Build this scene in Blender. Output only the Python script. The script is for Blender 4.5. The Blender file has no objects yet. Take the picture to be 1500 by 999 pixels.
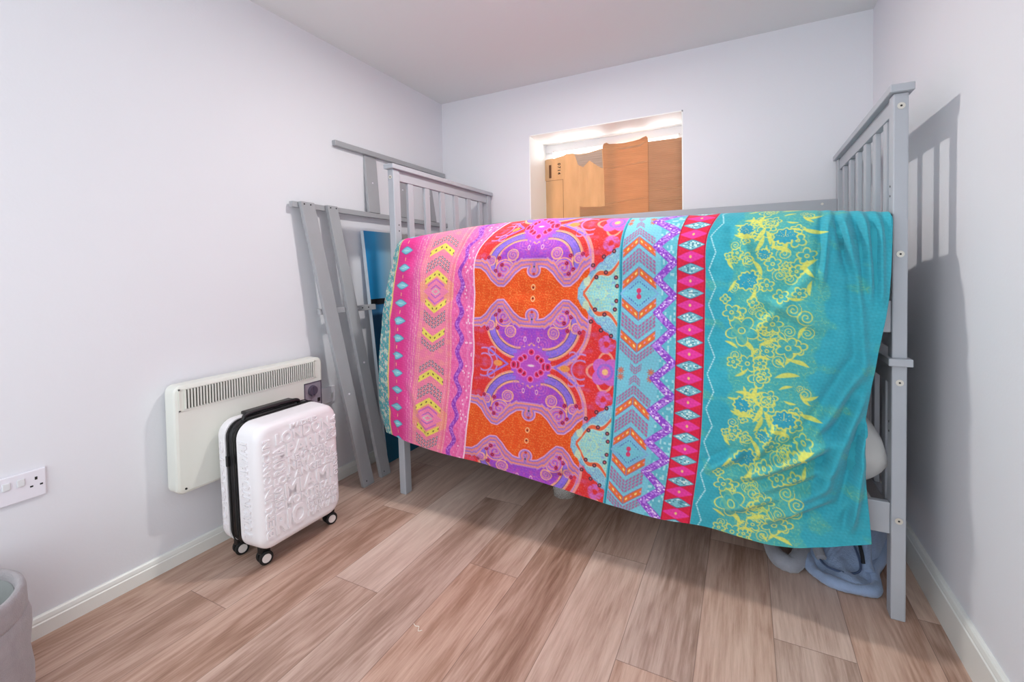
import bpy, bmesh, math, random
import numpy as np
from mathutils import Vector, Matrix
random.seed(7); np.random.seed(7)
scene = bpy.context.scene
COL = scene.collection
PI = math.pi

# ------------------------------------------------------------------ room dimensions (metres)
XL, XR, YB, YF, HC = -1.973, 0.557, 2.787, -0.60, 2.35

# ------------------------------------------------------------------ helpers
def link(o, parent=None):
    COL.objects.link(o)
    if parent is not None: o.parent = parent
    return o
def tag(o, label=None, cat=None, group=None, kind=None):
    if label: o['label'] = label
    if cat: o['category'] = cat
    if group: o['group'] = group
    if kind: o['kind'] = kind
    return o
def empty(name, loc, rot=(0, 0, 0)):
    o = bpy.data.objects.new(name, None); o.location = loc; o.rotation_euler = rot
    o.empty_display_size = .1
    return link(o)
def build(name, bm, mats, parent=None, smooth=False, wbevel=0, seg=2, angle=0.6, recalc=True):
    me = bpy.data.meshes.new(name)
    if recalc: bmesh.ops.recalc_face_normals(bm, faces=bm.faces)
    bm.to_mesh(me); bm.free()
    if not isinstance(mats, (list, tuple)): mats = [mats]
    for m in mats: me.materials.append(m)
    if smooth:
        me.polygons.foreach_set('use_smooth', [True] * len(me.polygons))
    o = bpy.data.objects.new(name, me); link(o, parent)
    if wbevel:
        md = o.modifiers.new('edge', 'BEVEL'); md.width = wbevel; md.segments = seg
        md.limit_method = 'ANGLE'; md.angle_limit = angle; md.harden_normals = False
    return o
def box(bm, x0, x1, y0, y1, z0, z1, mat=0, M=None):
    vs = [bm.verts.new(Vector((x, y, z))) for x in (x0, x1) for y in (y0, y1) for z in (z0, z1)]
    for f in ((0, 1, 3, 2), (4, 6, 7, 5), (0, 4, 5, 1), (2, 3, 7, 6), (0, 2, 6, 4), (1, 5, 7, 3)):
        fc = bm.faces.new([vs[i] for i in f]); fc.material_index = mat
    if M is not None:
        for v in vs: v.co = M @ v.co
    return vs
def hexa(bm, pts, mat=0):
    """eight corners: bottom four round, then top four round"""
    vs = [bm.verts.new(p) for p in pts]
    for f in ((3, 2, 1, 0), (4, 5, 6, 7), (0, 1, 5, 4), (1, 2, 6, 5), (2, 3, 7, 6), (3, 0, 4, 7)):
        fc = bm.faces.new([vs[i] for i in f]); fc.material_index = mat
    return vs
def prism(bm, poly, axis, a0, a1, mat=0):
    """extrude a polygon (list of 2-tuples) along an axis"""
    def P(p, a):
        if axis == 'x': return (a, p[0], p[1])
        if axis == 'y': return (p[0], a, p[1])
        return (p[0], p[1], a)
    v0 = [bm.verts.new(P(p, a0)) for p in poly]; v1 = [bm.verts.new(P(p, a1)) for p in poly]
    n = len(poly)
    fs = [bm.faces.new(v0), bm.faces.new(v1[::-1])]
    for i in range(n): fs.append(bm.faces.new((v0[i], v0[(i + 1) % n], v1[(i + 1) % n], v1[i])))
    for f in fs: f.material_index = mat
    return v0 + v1
def cyl(bm, c, axis, r, h, n=24, mat=0, r2=None):
    """cylinder centred on c along axis"""
    r2 = r if r2 is None else r2
    ax = Vector(axis).normalized(); q = Vector((0, 0, 1)).rotation_difference(ax).to_matrix()
    c = Vector(c); a = []; b = []
    for i in range(n):
        t = 2 * PI * i / n
        a.append(bm.verts.new(c + q @ Vector((r * math.cos(t), r * math.sin(t), -h / 2))))
        b.append(bm.verts.new(c + q @ Vector((r2 * math.cos(t), r2 * math.sin(t), h / 2))))
    fs = [bm.faces.new(a[::-1]), bm.faces.new(b)]
    for i in range(n): fs.append(bm.faces.new((a[i], a[(i + 1) % n], b[(i + 1) % n], b[i])))
    for f in fs: f.material_index = mat
def tube(bm, pts, r, n=12, closed=False, mat=0):
    pts = [Vector(p) for p in pts]; rings = []
    N = len(pts)
    for i, p in enumerate(pts):
        if closed: t = pts[(i + 1) % N] - pts[(i - 1) % N]
        else: t = pts[min(i + 1, N - 1)] - pts[max(i - 1, 0)]
        t.normalize()
        up = Vector((0, 0, 1)) if abs(t.z) < .95 else Vector((1, 0, 0))
        s = t.cross(up).normalized(); u = s.cross(t)
        rr = r(i / max(1, N - 1)) if callable(r) else r
        rings.append([bm.verts.new(p + rr * (math.cos(2 * PI * k / n) * s + math.sin(2 * PI * k / n) * u)) for k in range(n)])
    for i in range(N if closed else N - 1):
        A = rings[i]; B = rings[(i + 1) % N]
        for k in range(n):
            f = bm.faces.new((A[k], A[(k + 1) % n], B[(k + 1) % n], B[k])); f.material_index = mat
    if not closed:
        bm.faces.new(rings[0]); bm.faces.new(rings[-1][::-1])
def rrect(w0, w1, h0, h1, r, n=8):
    """rounded rectangle outline"""
    out = []
    for cx, cy, a0 in ((w1 - r, h1 - r, 0), (w0 + r, h1 - r, 90), (w0 + r, h0 + r, 180), (w1 - r, h0 + r, 270)):
        for i in range(n + 1):
            a = math.radians(a0 + 90 * i / n); out.append((cx + r * math.cos(a), cy + r * math.sin(a)))
    return out
def spline(pts, n=12, closed=False):
    pts = [Vector(p) for p in pts]; N = len(pts); out = []
    rng = range(N if closed else N - 1)
    for i in rng:
        g = (lambda k: pts[k % N]) if closed else (lambda k: pts[min(max(k, 0), N - 1)])
        p0, p1, p2, p3 = g(i - 1), g(i), g(i + 1), g(i + 2)
        for j in range(n):
            t = j / n
            out.append(.5 * ((2 * p1) + (p2 - p0) * t + (2 * p0 - 5 * p1 + 4 * p2 - p3) * t * t + (3 * p1 - p0 - 3 * p2 + p3) * t ** 3))
    if not closed: out.append(pts[-1])
    return out

# ------------------------------------------------------------------ materials
def s2l(c): return tuple((v / 255 / 12.92) if v / 255 <= .04045 else ((v / 255 + .055) / 1.055) ** 2.4 for v in c)
class NT:
    def __init__(s, m):
        s.t = m.node_tree; s.n = s.t.nodes; s.l = s.t.links
    def add(s, typ, **kw):
        nd = s.n.new(typ)
        for k, v in kw.items(): setattr(nd, k, v)
        return nd
    def ln(s, a, b): s.l.new(a, b)
def mat(name, rgb, rough=.6, metal=0., bump=0., bscale=200., var=0., vscale=3., spec=None, sheen=0., sub=0., alpha=1., trans=0.):
    m = bpy.data.materials.new(name); m.use_nodes = True; k = NT(m)
    b = k.n['Principled BSDF']; c = s2l(rgb)
    b.inputs['Base Color'].default_value = (*c, 1)
    b.inputs['Roughness'].default_value = rough; b.inputs['Metallic'].default_value = metal
    if spec is not None: b.inputs['Specular IOR Level'].default_value = spec
    if sheen: b.inputs['Sheen Weight'].default_value = sheen
    if trans: b.inputs['Transmission Weight'].default_value = trans
    tc = k.add('ShaderNodeTexCoord')
    if var:
        n = k.add('ShaderNodeTexNoise'); n.inputs['Scale'].default_value = vscale; n.inputs['Detail'].default_value = 5
        k.ln(tc.outputs['Object'], n.inputs['Vector'])
        r = k.add('ShaderNodeMapRange'); r.inputs['From Min'].default_value = .3; r.inputs['From Max'].default_value = .7
        r.inputs['To Min'].default_value = 1 - var; r.inputs['To Max'].default_value = 1 + var
        k.ln(n.outputs['Fac'], r.inputs['Value'])
        mx = k.add('ShaderNodeVectorMath', operation='SCALE'); mx.inputs[0].default_value = c
        k.ln(r.outputs['Result'], mx.inputs['Scale']); k.ln(mx.outputs[0], b.inputs['Base Color'])
    if bump:
        n = k.add('ShaderNodeTexNoise'); n.inputs['Scale'].default_value = bscale; n.inputs['Detail'].default_value = 4
        k.ln(tc.outputs['Object'], n.inputs['Vector'])
        bp = k.add('ShaderNodeBump'); bp.inputs['Strength'].default_value = bump; bp.inputs['Distance'].default_value = .002
        k.ln(n.outputs['Fac'], bp.inputs['Height']); k.ln(bp.outputs[0], b.inputs['Normal'])
    return m
M_wall = mat('wall_paint', (228, 228, 233), .85, bump=.15, bscale=120, var=.006, vscale=2)
M_ceil = mat('ceiling_paint', (224, 226, 226), .9, bump=.1, bscale=80)
M_trim = mat('skirting_gloss', (236, 236, 231), .35, bump=.05, bscale=30)
M_upvc = mat('white_upvc', (240, 242, 243), .3)
M_reveal = mat('daylit_reveal_paint', (250, 251, 248), .55)  # paint made whiter to stand in for daylight leaking onto the reveal
M_grey = mat('grey_painted_wood', (174, 177, 184), .42, bump=.12, bscale=60, var=.02, vscale=9)
M_greyd = mat('grey_painted_planks', (164, 165, 169), .45, bump=.12, bscale=60, var=.02, vscale=9)
M_bolt = mat('zinc_bolt', (214, 210, 200), .35, metal=.6)
M_hole = mat('dark_recess', (38, 36, 34), .8)
M_heater = mat('cream_enamel', (228, 229, 221), .4, var=.008, vscale=8)
M_heater_in = mat('heater_inside', (58, 53, 50), .6)
M_panel = mat('heater_controls', (146, 138, 150), .5, var=.06, vscale=60)
M_panel_d = mat('heater_control_dark', (84, 74, 92), .5)
M_plastic = mat('white_socket_plastic', (233, 230, 238), .25)
M_switch = mat('switch_rocker_plastic', (222, 222, 224), .3)
M_shell = mat('white_luggage_shell', (243, 240, 243), .38)
M_black = mat('black_plastic', (22, 22, 24), .35)
M_rubber = mat('black_rubber', (16, 16, 17), .6)
M_hub = mat('wheel_hub_cream', (226, 218, 214), .45)
M_pillow = mat('white_pillow_cotton', (233, 230, 228), .85, bump=.25, bscale=40)
M_matt = mat('mattress_ticking', (226, 224, 222), .9, bump=.2, bscale=90)
M_fleece = mat('blue_grey_fleece', (146, 165, 198), .95, bump=.9, bscale=260, var=.10, vscale=25, sheen=.4)
M_fleece_d = mat('grey_fleece', (150, 152, 162), .95, bump=.9, bscale=260, var=.10, vscale=25, sheen=.4)
M_tagm = mat('dark_strap', (28, 30, 36), .7)
M_basket = mat('grey_woven_fabric', (160, 153, 156), .95, bump=.9, bscale=320, var=.07, vscale=40, sheen=.3)
M_basket_in = mat('basket_lining', (160, 162, 160), .95, bump=.4, bscale=200)
M_thread = mat('pale_thread', (236, 226, 214), .9)
M_ink = mat('black_print', (44, 34, 26), .8)
M_ink2 = mat('brown_print', (104, 66, 40), .8)
M_lamp = mat('lamp_cap_plastic', (235, 235, 232), .4)

def clear_mat():
    m = mat('clear_plastic', (236, 236, 232), .15); k = NT(m); t = k.add('ShaderNodeBsdfTransparent'); x = k.add('ShaderNodeMixShader'); x.inputs[0].default_value = .72
    k.ln(k.n['Principled BSDF'].outputs[0], x.inputs[1]); k.ln(t.outputs[0], x.inputs[2]); k.ln(x.outputs[0], k.n['Material Output'].inputs['Surface']); return m
M_clear = clear_mat()

def card_mat(name, rgb, stripes, horizontal=True, trans=.35):
    m = bpy.data.materials.new(name); m.use_nodes = True; k = NT(m)
    b = k.n['Principled BSDF']; out = k.n['Material Output']
    tc = k.add('ShaderNodeTexCoord'); w = k.add('ShaderNodeTexWave', bands_direction='Z' if horizontal else 'X')
    w.inputs['Scale'].default_value = stripes; w.inputs['Distortion'].default_value = .6; w.inputs['Detail'].default_value = 2
    k.ln(tc.outputs['Object'], w.inputs['Vector'])
    n = k.add('ShaderNodeTexNoise'); n.inputs['Scale'].default_value = 6; n.inputs['Detail'].default_value = 4
    mp = k.add('ShaderNodeMapping'); mp.inputs['Scale'].default_value = (1, 1, 5) if horizontal else (4, 1, 1)
    k.ln(tc.outputs['Object'], mp.inputs['Vector']); k.ln(mp.outputs[0], n.inputs['Vector'])
    mx = k.add('ShaderNodeMix', data_type='RGBA'); c = s2l(rgb)
    mx.inputs['A'].default_value = (c[0] * .82, c[1] * .78, c[2] * .72, 1); mx.inputs['B'].default_value = (min(1, c[0] * 1.12), c[1] * 1.1, c[2] * 1.1, 1)
    ad = k.add('ShaderNodeMath', operation='MULTIPLY_ADD'); ad.inputs[1].default_value = .18
    k.ln(w.outputs['Fac'], ad.inputs[0]); k.ln(n.outputs['Fac'], ad.inputs[2]); k.ln(ad.outputs[0], mx.inputs['Factor'])
    k.ln(mx.outputs['Result'], b.inputs['Base Color']); b.inputs['Roughness'].default_value = .85
    tr = k.add('ShaderNodeBsdfTranslucent'); k.ln(mx.outputs['Result'], tr.inputs['Color'])
    ms = k.add('ShaderNodeMixShader'); ms.inputs[0].default_value = trans
    k.ln(b.outputs[0], ms.inputs[1]); k.ln(tr.outputs[0], ms.inputs[2]); k.ln(ms.outputs[0], out.inputs['Surface'])
    bp = k.add('ShaderNodeBump'); bp.inputs['Strength'].default_value = .3; bp.inputs['Distance'].default_value = .002
    k.ln(w.outputs['Fac'], bp.inputs['Height']); k.ln(bp.outputs[0], b.inputs['Normal'])
    return m
M_cardA = card_mat('tan_cardboard', (216, 180, 138), 30, horizontal=False, trans=.22)
M_cardB = card_mat('brown_cardboard', (206, 156, 114), 26, trans=.22)
M_cardC = card_mat('brown_cardboard_dull', (190, 150, 118), 26, trans=.2)
M_cardT = card_mat('greyed_cardboard', (200, 178, 160), 20, trans=.15)

def floor_mat():
    """laminate planks along y, 204 mm wide, each plank its own tone, grain and end joint"""
    m = bpy.data.materials.new('oak_laminate_planks'); m.use_nodes = True; k = NT(m); b = k.n['Principled BSDF']
    tc = k.add('ShaderNodeTexCoord'); sp = k.add('ShaderNodeSeparateXYZ'); k.ln(tc.outputs['Object'], sp.inputs[0])
    def ma(op, a, bb=None, c=None, clamp=False):
        n = k.add('ShaderNodeMath', operation=op, use_clamp=clamp)
        for i, v in enumerate((a, bb, c)):
            if v is None: continue
            if isinstance(v, (int, float)): n.inputs[i].default_value = v
            else: k.ln(v, n.inputs[i])
        return n.outputs[0]
    W = .2037; X0 = .0755
    u = ma('DIVIDE', ma('SUBTRACT', sp.outputs['X'], X0), W); iu = ma('FLOOR', u); fu = ma('SUBTRACT', u, iu)
    # joint offset of each row, alternating thirds
    off = ma('ADD', ma('MULTIPLY', ma('FRACT', ma('MULTIPLY', iu, .3853)), 1.22), .0)
    v = ma('DIVIDE', ma('ADD', ma('SUBTRACT', sp.outputs['Y'], 1.545), off), 1.22); iv = ma('FLOOR', v); fv = ma('SUBTRACT', v, iv)
    cell = k.add('ShaderNodeCombineXYZ'); k.ln(iu, cell.inputs[0]); k.ln(iv, cell.inputs[1])
    wn = k.add('ShaderNodeTexWhiteNoise', noise_dimensions='3D'); k.ln(cell.outputs[0], wn.inputs['Vector'])
    spw = k.add('ShaderNodeSeparateXYZ'); k.ln(wn.outputs['Color'], spw.inputs[0])
    # grain coordinates
    gc = k.add('ShaderNodeCombineXYZ')
    k.ln(ma('ADD', sp.outputs['X'], ma('MULTIPLY', spw.outputs[0], 7.)), gc.inputs[0])
    k.ln(ma('ADD', ma('MULTIPLY', sp.outputs['Y'], .13), ma('MULTIPLY', spw.outputs[1], 5.)), gc.inputs[1])
    k.ln(ma('MULTIPLY', spw.outputs[2], 3.), gc.inputs[2])
    wv = k.add('ShaderNodeTexNoise'); wv.inputs['Scale'].default_value = 9; wv.inputs['Detail'].default_value = 2; wv.inputs['Distortion'].default_value = .4
    k.ln(gc.outputs[0], wv.inputs['Vector'])
    rings = ma('SINE', ma('MULTIPLY', wv.outputs['Fac'], 46.))
    fine = k.add('ShaderNodeTexNoise'); fine.inputs['Scale'].default_value = 150; fine.inputs['Detail'].default_value = 6; fine.inputs['Roughness'].default_value = .7
    gm = k.add('ShaderNodeMapping'); gm.inputs['Scale'].default_value = (1, .40, 1); k.ln(gc.outputs[0], gm.inputs['Vector']); k.ln(gm.outputs[0], fine.inputs['Vector'])
    big = k.add('ShaderNodeTexNoise'); big.inputs['Scale'].default_value = 7; big.inputs['Detail'].default_value = 4; k.ln(gc.outputs[0], big.inputs['Vector'])
    tone = ma('ADD', ma('MULTIPLY', ma('SUBTRACT', fine.outputs['Fac'], .5), .85), .55)
    tone = ma('ADD', tone, ma('MULTIPLY', rings, .085))
    tone = ma('ADD', tone, ma('MULTIPLY', ma('SUBTRACT', big.outputs['Fac'], .5), 1.25))
    tone = ma('ADD', tone, ma('MULTIPLY', ma('SUBTRACT', spw.outputs[0], .5), .30), clamp=True)
    cr = k.add('ShaderNodeValToRGB'); e = cr.color_ramp.elements
    e[0].position = 0; e[0].color = (*s2l((132, 101, 86)), 1); e[1].position = 1; e[1].color = (*s2l((222, 197, 181)), 1)
    for p, c in ((.3, (168, 137, 121)), (.5, (190, 160, 145)), (.7, (205, 176, 161))):
        x = e.new(p); x.color = (*s2l(c), 1)
    k.ln(tone, cr.inputs['Fac'])
    # orange / grey drift
    hs = k.add('ShaderNodeHueSaturation')
    k.ln(ma('ADD', ma('MULTIPLY', spw.outputs[1], .25), .92), hs.inputs['Saturation']); k.ln(cr.outputs[0], hs.inputs['Color'])
    e1 = ma('LESS_THAN', ma('MULTIPLY', ma('MINIMUM', fu, ma('SUBTRACT', 1., fu)), W), .0011)
    e2 = ma('LESS_THAN', ma('MULTIPLY', ma('MINIMUM', fv, ma('SUBTRACT', 1., fv)), 1.22), .0012)
    seam = ma('MAXIMUM', e1, e2)
    mx = k.add('ShaderNodeMix', data_type='RGBA'); k.ln(ma('MULTIPLY', seam, .55), mx.inputs['Factor']); k.ln(hs.outputs[0], mx.inputs['A'])
    mx.inputs['B'].default_value = (*s2l((84, 62, 54)), 1)
    k.ln(mx.outputs['Result'], b.inputs['Base Color'])
    b.inputs['Roughness'].default_value = .42; b.inputs['Specular IOR Level'].default_value = .35
    bp = k.add('ShaderNodeBump'); bp.inputs['Strength'].default_value = .25; bp.inputs['Distance'].default_value = .001
    k.ln(ma('SUBTRACT', tone, ma('MULTIPLY', seam, 2.)), bp.inputs['Height']); k.ln(bp.outputs[0], b.inputs['Normal'])
    return m
M_floor = floor_mat()

# ------------------------------------------------------------------ room shell
T = .12
def struct(name, bm, m, parent=None, **kw):
    o = build(name, bm, m, parent, **kw)
    if parent is None: tag(o, kind='structure')
    return o
bm = bmesh.new(); box(bm, XL - T, XR + T, YF, YB + .35, -.1, 0); struct('floor', bm, M_floor)
bm = bmesh.new(); box(bm, XL - T, XR + T, YF, YB + .35, HC, HC + .1); struct('ceiling', bm, M_ceil)
bm = bmesh.new(); box(bm, XL - T, XL, YF, YB + .35, 0, HC); struct('wall_left', bm, M_wall)
bm = bmesh.new(); box(bm, XR, XR + T, YF, YB + .35, 0, HC); struct('wall_right', bm, M_wall)
# back wall with the window opening
WX0, WX1, WZ0, WZ1, WY = -1.273, -0.310, 0.95, 2.018, YB + .27
bm = bmesh.new()
prev = None
box(bm, XL, WX0, YB, YB + .35, 0, HC); box(bm, WX1, XR, YB, YB + .35, 0, HC)
box(bm, WX0, WX1, YB, YB + .35, 0, WZ0); box(bm, WX0, WX1, YB, YB + .35, WZ1, HC)
struct('wall_back', bm, M_wall)
# painted reveal lining (thin boards inside the opening)
win = empty('window_1', ((WX0 + WX1) / 2, WY, WZ0)); tag(win, kind='structure')
def loc(o, e):   # keep world placement under an unrotated empty
    o.matrix_parent_inverse = Matrix.Translation(-Vector(e.location)); return o
bm = bmesh.new()
box(bm, WX0, WX0 + .006, YB - .001, WY, WZ0, WZ1); box(bm, WX1 - .006, WX1, YB - .001, WY, WZ0, WZ1)
box(bm, WX0, WX1, YB - .001, WY, WZ1 - .006, WZ1); box(bm, WX0, WX1, YB - .012, WY, WZ0, WZ0 + .02)
loc(build('window_reveal', bm, M_reveal, win), win)
bm = bmesh.new()
fx0, fx1, fz0, fz1 = WX0 + .006, WX1 - .006, WZ0 + .02, WZ1 - .006
fw_ = .055
box(bm, fx0, fx1, WY, WY + .06, fz1 - fw_, fz1); box(bm, fx0, fx1, WY, WY + .06, fz0, fz0 + fw_)
box(bm, fx0, fx0 + fw_, WY, WY + .06, fz0 + fw_, fz1 - fw_); box(bm, fx1 - fw_, fx1, WY, WY + .06, fz0 + fw_, fz1 - fw_)
box(bm, (fx0 + fx1) / 2 - .03, (fx0 + fx1) / 2 + .03, WY, WY + .055, fz0 + fw_, fz1 - fw_)
loc(build('window_frame', bm, M_upvc, win, wbevel=.004), win)
for a in (fx0 + .062, fx1 - .045):
    bm = bmesh.new(); cyl(bm, (a, WY - .002, fz1 - .05), (0, 1, 0), .004, .005, 12); loc(build('frame_screw', bm, M_bolt, win), win)
gl = bpy.data.materials.new('window_glass'); gl.use_nodes = True; kk = NT(gl)
gb = kk.n['Principled BSDF']; gb.inputs['Roughness'].default_value = .02; gb.inputs['Base Color'].default_value = (.8, .9, .9, 1)
gt = kk.add('ShaderNodeBsdfTransparent'); gm_ = kk.add('ShaderNodeMixShader'); gm_.inputs[0].default_value = .93
kk.ln(gb.outputs[0], gm_.inputs[1]); kk.ln(gt.outputs[0], gm_.inputs[2]); kk.ln(gm_.outputs[0], kk.n['Material Output'].inputs['Surface'])
bm = bmesh.new(); box(bm, fx0 + fw_ - .005, fx1 - fw_ + .005, WY + .028, WY + .032, fz0 + fw_ - .005, fz1 - fw_ + .005)
loc(build('glass_pane', bm, gl, win), win)

# skirting boards
def skirting(name, side, h, t, y0, y1):
    prof = [(0, 0), (t, 0), (t, h - .022), (t - .003, h - .019), (t - .003, h - .014), (t - .006, h - .004), (t - .010, h), (0, h)]
    bm = bmesh.new()
    if side == 'left': prism(bm, [(XL + a, b) for a, b in prof], 'y', y0, y1)
    else: prism(bm, [(XR - a, b) for a, b in prof], 'y', y0, y1)
    return struct(name, bm, M_trim)
skirting('baseboard_left', 'left', .064, .016, YF, YB)
skirting('baseboard_right', 'right', .125, .018, YF, YB)
bm = bmesh.new()
prof = [(0, 0), (.016, 0), (.016, .058), (.013, .061), (.013, .066), (.006, .078), (0, .078)]
prism(bm, [(YB - a, b) for a, b in prof], 'x', XL + .016, XR - .018); struct('baseboard_back', bm, M_trim)

# ------------------------------------------------------------------ bunk bed
bed = empty('bunk_bed', (-.57, 2.28, 0))
tag(bed, 'grey painted wooden bunk bed with slatted ends, draped with the bright duvet', 'bunk bed')
def B(o): return loc(o, bed)
HB = 1.638; S = .048
def lean(v):   # the loosened left end stands slightly out of plumb
    v.co.x += .020 - .034 * v.co.z / 1.64
    return v
def end_panel(x0, x1, yf, yb, left):
    """x0..x1 post thickness; posts at yf (front) and yb (back outer)"""
    def fin(bm):
        if left:
            for v in bm.verts: lean(v)
        return bm
    xm = (x0 + x1) / 2
    for side, (ya, yc) in (('front', (yf, yf + S)), ('back', (yb - S, yb))):
        bm = bmesh.new(); box(bm, x0, x1, ya, yc, 0, HB)
        p = B(build('post', fin(bm), M_grey, bed, wbevel=.004))
        if side == 'front':
            for z in (1.598, 1.148, .751, .318):
                bm = bmesh.new(); c = Vector((xm, ya - .0015, z))
                cyl(bm, c, (0, 1, 0), .0100, .003, 20, 0, .0085); cyl(bm, c - Vector((0, .0016, 0)), (0, 1, 0), .0032, .001, 6, 1)
                build('bolt', fin(bm), [M_bolt, M_hole], p)
        # small dowel holes on the inner faces
        xi = x1 if left else x0; sg = 1 if left else -1
        for z in (1.36, 1.33, 1.17, .62, .59):
            bm = bmesh.new(); cyl(bm, (xi + sg * .0004, ya + .028, z), (1, 0, 0), .0035, .001, 10)
            build('dowel_hole', fin(bm), M_hole, p)
    ov = .011
    # top cap, mid cap
    bm = bmesh.new(); box(bm, x0 - ov, x1 + ov, yf - .016, min(yb + .010, YB - .003), HB, HB + .024)
    B(build('top_cap', fin(bm), M_grey, bed, wbevel=.003))
    bm = bmesh.new(); box(bm, x0 - ov, x1 + ov, yf - .016, min(yb + .010, YB - .003), .803, .827)
    B(build('middle_cap', fin(bm), M_grey, bed, wbevel=.003))
    # rails of each half
    for name, z0, z1 in (('top_rail', 1.585, HB), ('lower_rail', .90, .97), ('top_rail', .735, .803), ('lower_rail', .24, .33)):
        bm = bmesh.new(); box(bm, xm - .011, xm + .011, yf + S, yb - S, z0, z1)
        r_ = B(build(name, fin(bm), M_grey, bed, wbevel=.002))
    ys = [yf + S + .095 + i * .1435 for i in range(6)]
    for y in ys:
        for z0, z1 in ((.97, 1.585), (.33, .735)):
            bm = bmesh.new(); box(bm, xm - .008, xm + .008, y - .021, y + .021, z0, z1)
            B(build('slat', fin(bm), M_grey, bed, wbevel=.002))
LX0, LX1, RX0, RX1 = -1.580, -1.542, .407, .445
end_panel(LX0, LX1, 1.774, 2.756, True)
end_panel(RX0, RX1, 1.789, 2.770, False)
def rail(name, ya, yb2, z0, z1, t=.022, xa=LX1, xb=RX0):
    bm = bmesh.new(); hexa(bm, [(xa, ya, z0), (xb, yb2, z0), (xb, yb2 + t, z0), (xa, ya + t, z0), (xa, ya, z1), (xb, yb2, z1), (xb, yb2 + t, z1), (xa, ya + t, z1)])
    return B(build(name, bm, M_grey, bed, wbevel=.003))
rail('guard_rail', 2.712, 2.728, 1.352, 1.447)
rail('guard_rail', 1.800, 1.812, 1.150, 1.245)
for n, z in (('side_rail', .905), ('side_rail', .268)):
    rail(n, 1.795, 1.797, z, z + .100); rail(n, 2.715, 2.730, z, z + .100)
# bed slats of both bases
for z in (.925, .285):
    for i in range(10):
        x = -1.42 + i * .186
        bm = bmesh.new(); box(bm, x, x + .07, 1.825, 2.712, z, z + .015)
        B(build('base_slat', bm, M_grey, bed, wbevel=.002))
# bolt heads on the back guard rail near the right post
for c_ in ((.345, 2.7265, 1.425), (-1.50, 2.711, 1.40)):
    bm = bmesh.new(); cyl(bm, c_, (0, 1, 0), .006, .004, 16); B(build('rail_screw', bm, M_bolt, bed))

# mattresses
def mattress(name, z0, z1, label):
    bm = bmesh.new()
    out = rrect(-1.50, .38, 1.835, 2.695, .05, 6)
    rings = []
    prof = [(-.012, 0), (0, .012), (0, (z1 - z0) / 2), (0, z1 - z0 - .015), (-.015, z1 - z0)]
    cx, cy = -.56, 2.265
    for d, z in prof:
        rings.append([bm.verts.new((x + (d if x > cx else -d), y + (d if y > cy else -d), z0 + z)) for x, y in out])
    for a, b in zip(rings, rings[1:]):
        for i in range(len(a)): bm.faces.new((a[i], a[(i + 1) % len(a)], b[(i + 1) % len(b)], b[i]))
    bm.faces.new(rings[0][::-1]); bm.faces.new(rings[-1])
    o = build(name, bm, M_matt, smooth=False); tag(o, label, 'mattress'); return o
mattress('mattress', .940, 1.09, 'white mattress on the upper bunk under the duvet')
mattress('mattress', 0.300, .345, 'thin white mattress on the lower bunk behind the duvet')

# ------------------------------------------------------------------ duvet: surface
DC = np.array([
[(-1.495,1.752,1.278),(-1.602,1.79,1.146),(-1.658,1.8,0.978),(-1.699,1.8,0.692),(-1.708,1.8,0.44),(-1.647,1.78,0.3)],
[(-1.469,1.750,1.283),(-1.519,1.745,1.145),(-1.554,1.745,0.966),(-1.581,1.745,0.692),(-1.588,1.745,0.444),(-1.579,1.75,0.304)],
[(-1.331,1.80,1.304),(-1.352,1.735,1.164),(-1.353,1.71,0.972),(-1.389,1.705,0.707),(-1.416,1.71,0.464),(-1.442,1.73,0.289)],
[(-1.111,1.84,1.328),(-1.151,1.735,1.181),(-1.169,1.71,0.99),(-1.179,1.7,0.729),(-1.208,1.705,0.476),(-1.261,1.73,0.272)],
[(-0.938,1.84,1.336),(-1.039,1.735,1.217),(-1.05,1.71,0.992),(-1.056,1.7,0.746),(-1.09,1.705,0.5),(-1.14,1.73,0.267)],
[(-0.765,1.84,1.34),(-0.766,1.735,1.226),(-0.774,1.71,1.009),(-0.78,1.7,0.757),(-0.799,1.705,0.518),(-0.838,1.73,0.242)],
[(-0.397,1.83,1.317),(-0.408,1.735,1.231),(-0.412,1.71,1.038),(-0.425,1.7,0.769),(-0.447,1.705,0.506),(-0.489,1.73,0.203)],
[(-0.275,1.83,1.314),(-0.269,1.735,1.225),(-0.266,1.71,1.039),(-0.274,1.7,0.781),(-0.296,1.705,0.515),(-0.338,1.73,0.192)],
[(-0.187,1.83,1.313),(-0.21,1.735,1.227),(-0.215,1.71,1.046),(-0.22,1.7,0.78),(-0.234,1.705,0.511),(-0.281,1.73,0.189)],
[(-0.078,1.83,1.312),(-0.115,1.735,1.227),(-0.121,1.71,1.051),(-0.126,1.7,0.787),(-0.139,1.705,0.514),(-0.179,1.73,0.196)],
[(0.223,1.83,1.3),(0.212,1.735,1.219),(0.202,1.71,1.029),(0.201,1.7,0.794),(0.19,1.7,0.533),(0.159,1.72,0.2)],
[(0.399,1.80,1.28),(0.398,1.755,1.204),(0.392,1.745,1.039),(0.359,1.74,0.82),(0.329,1.74,0.584),(0.349,1.74,0.252)],
])
NC = len(DC)
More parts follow.
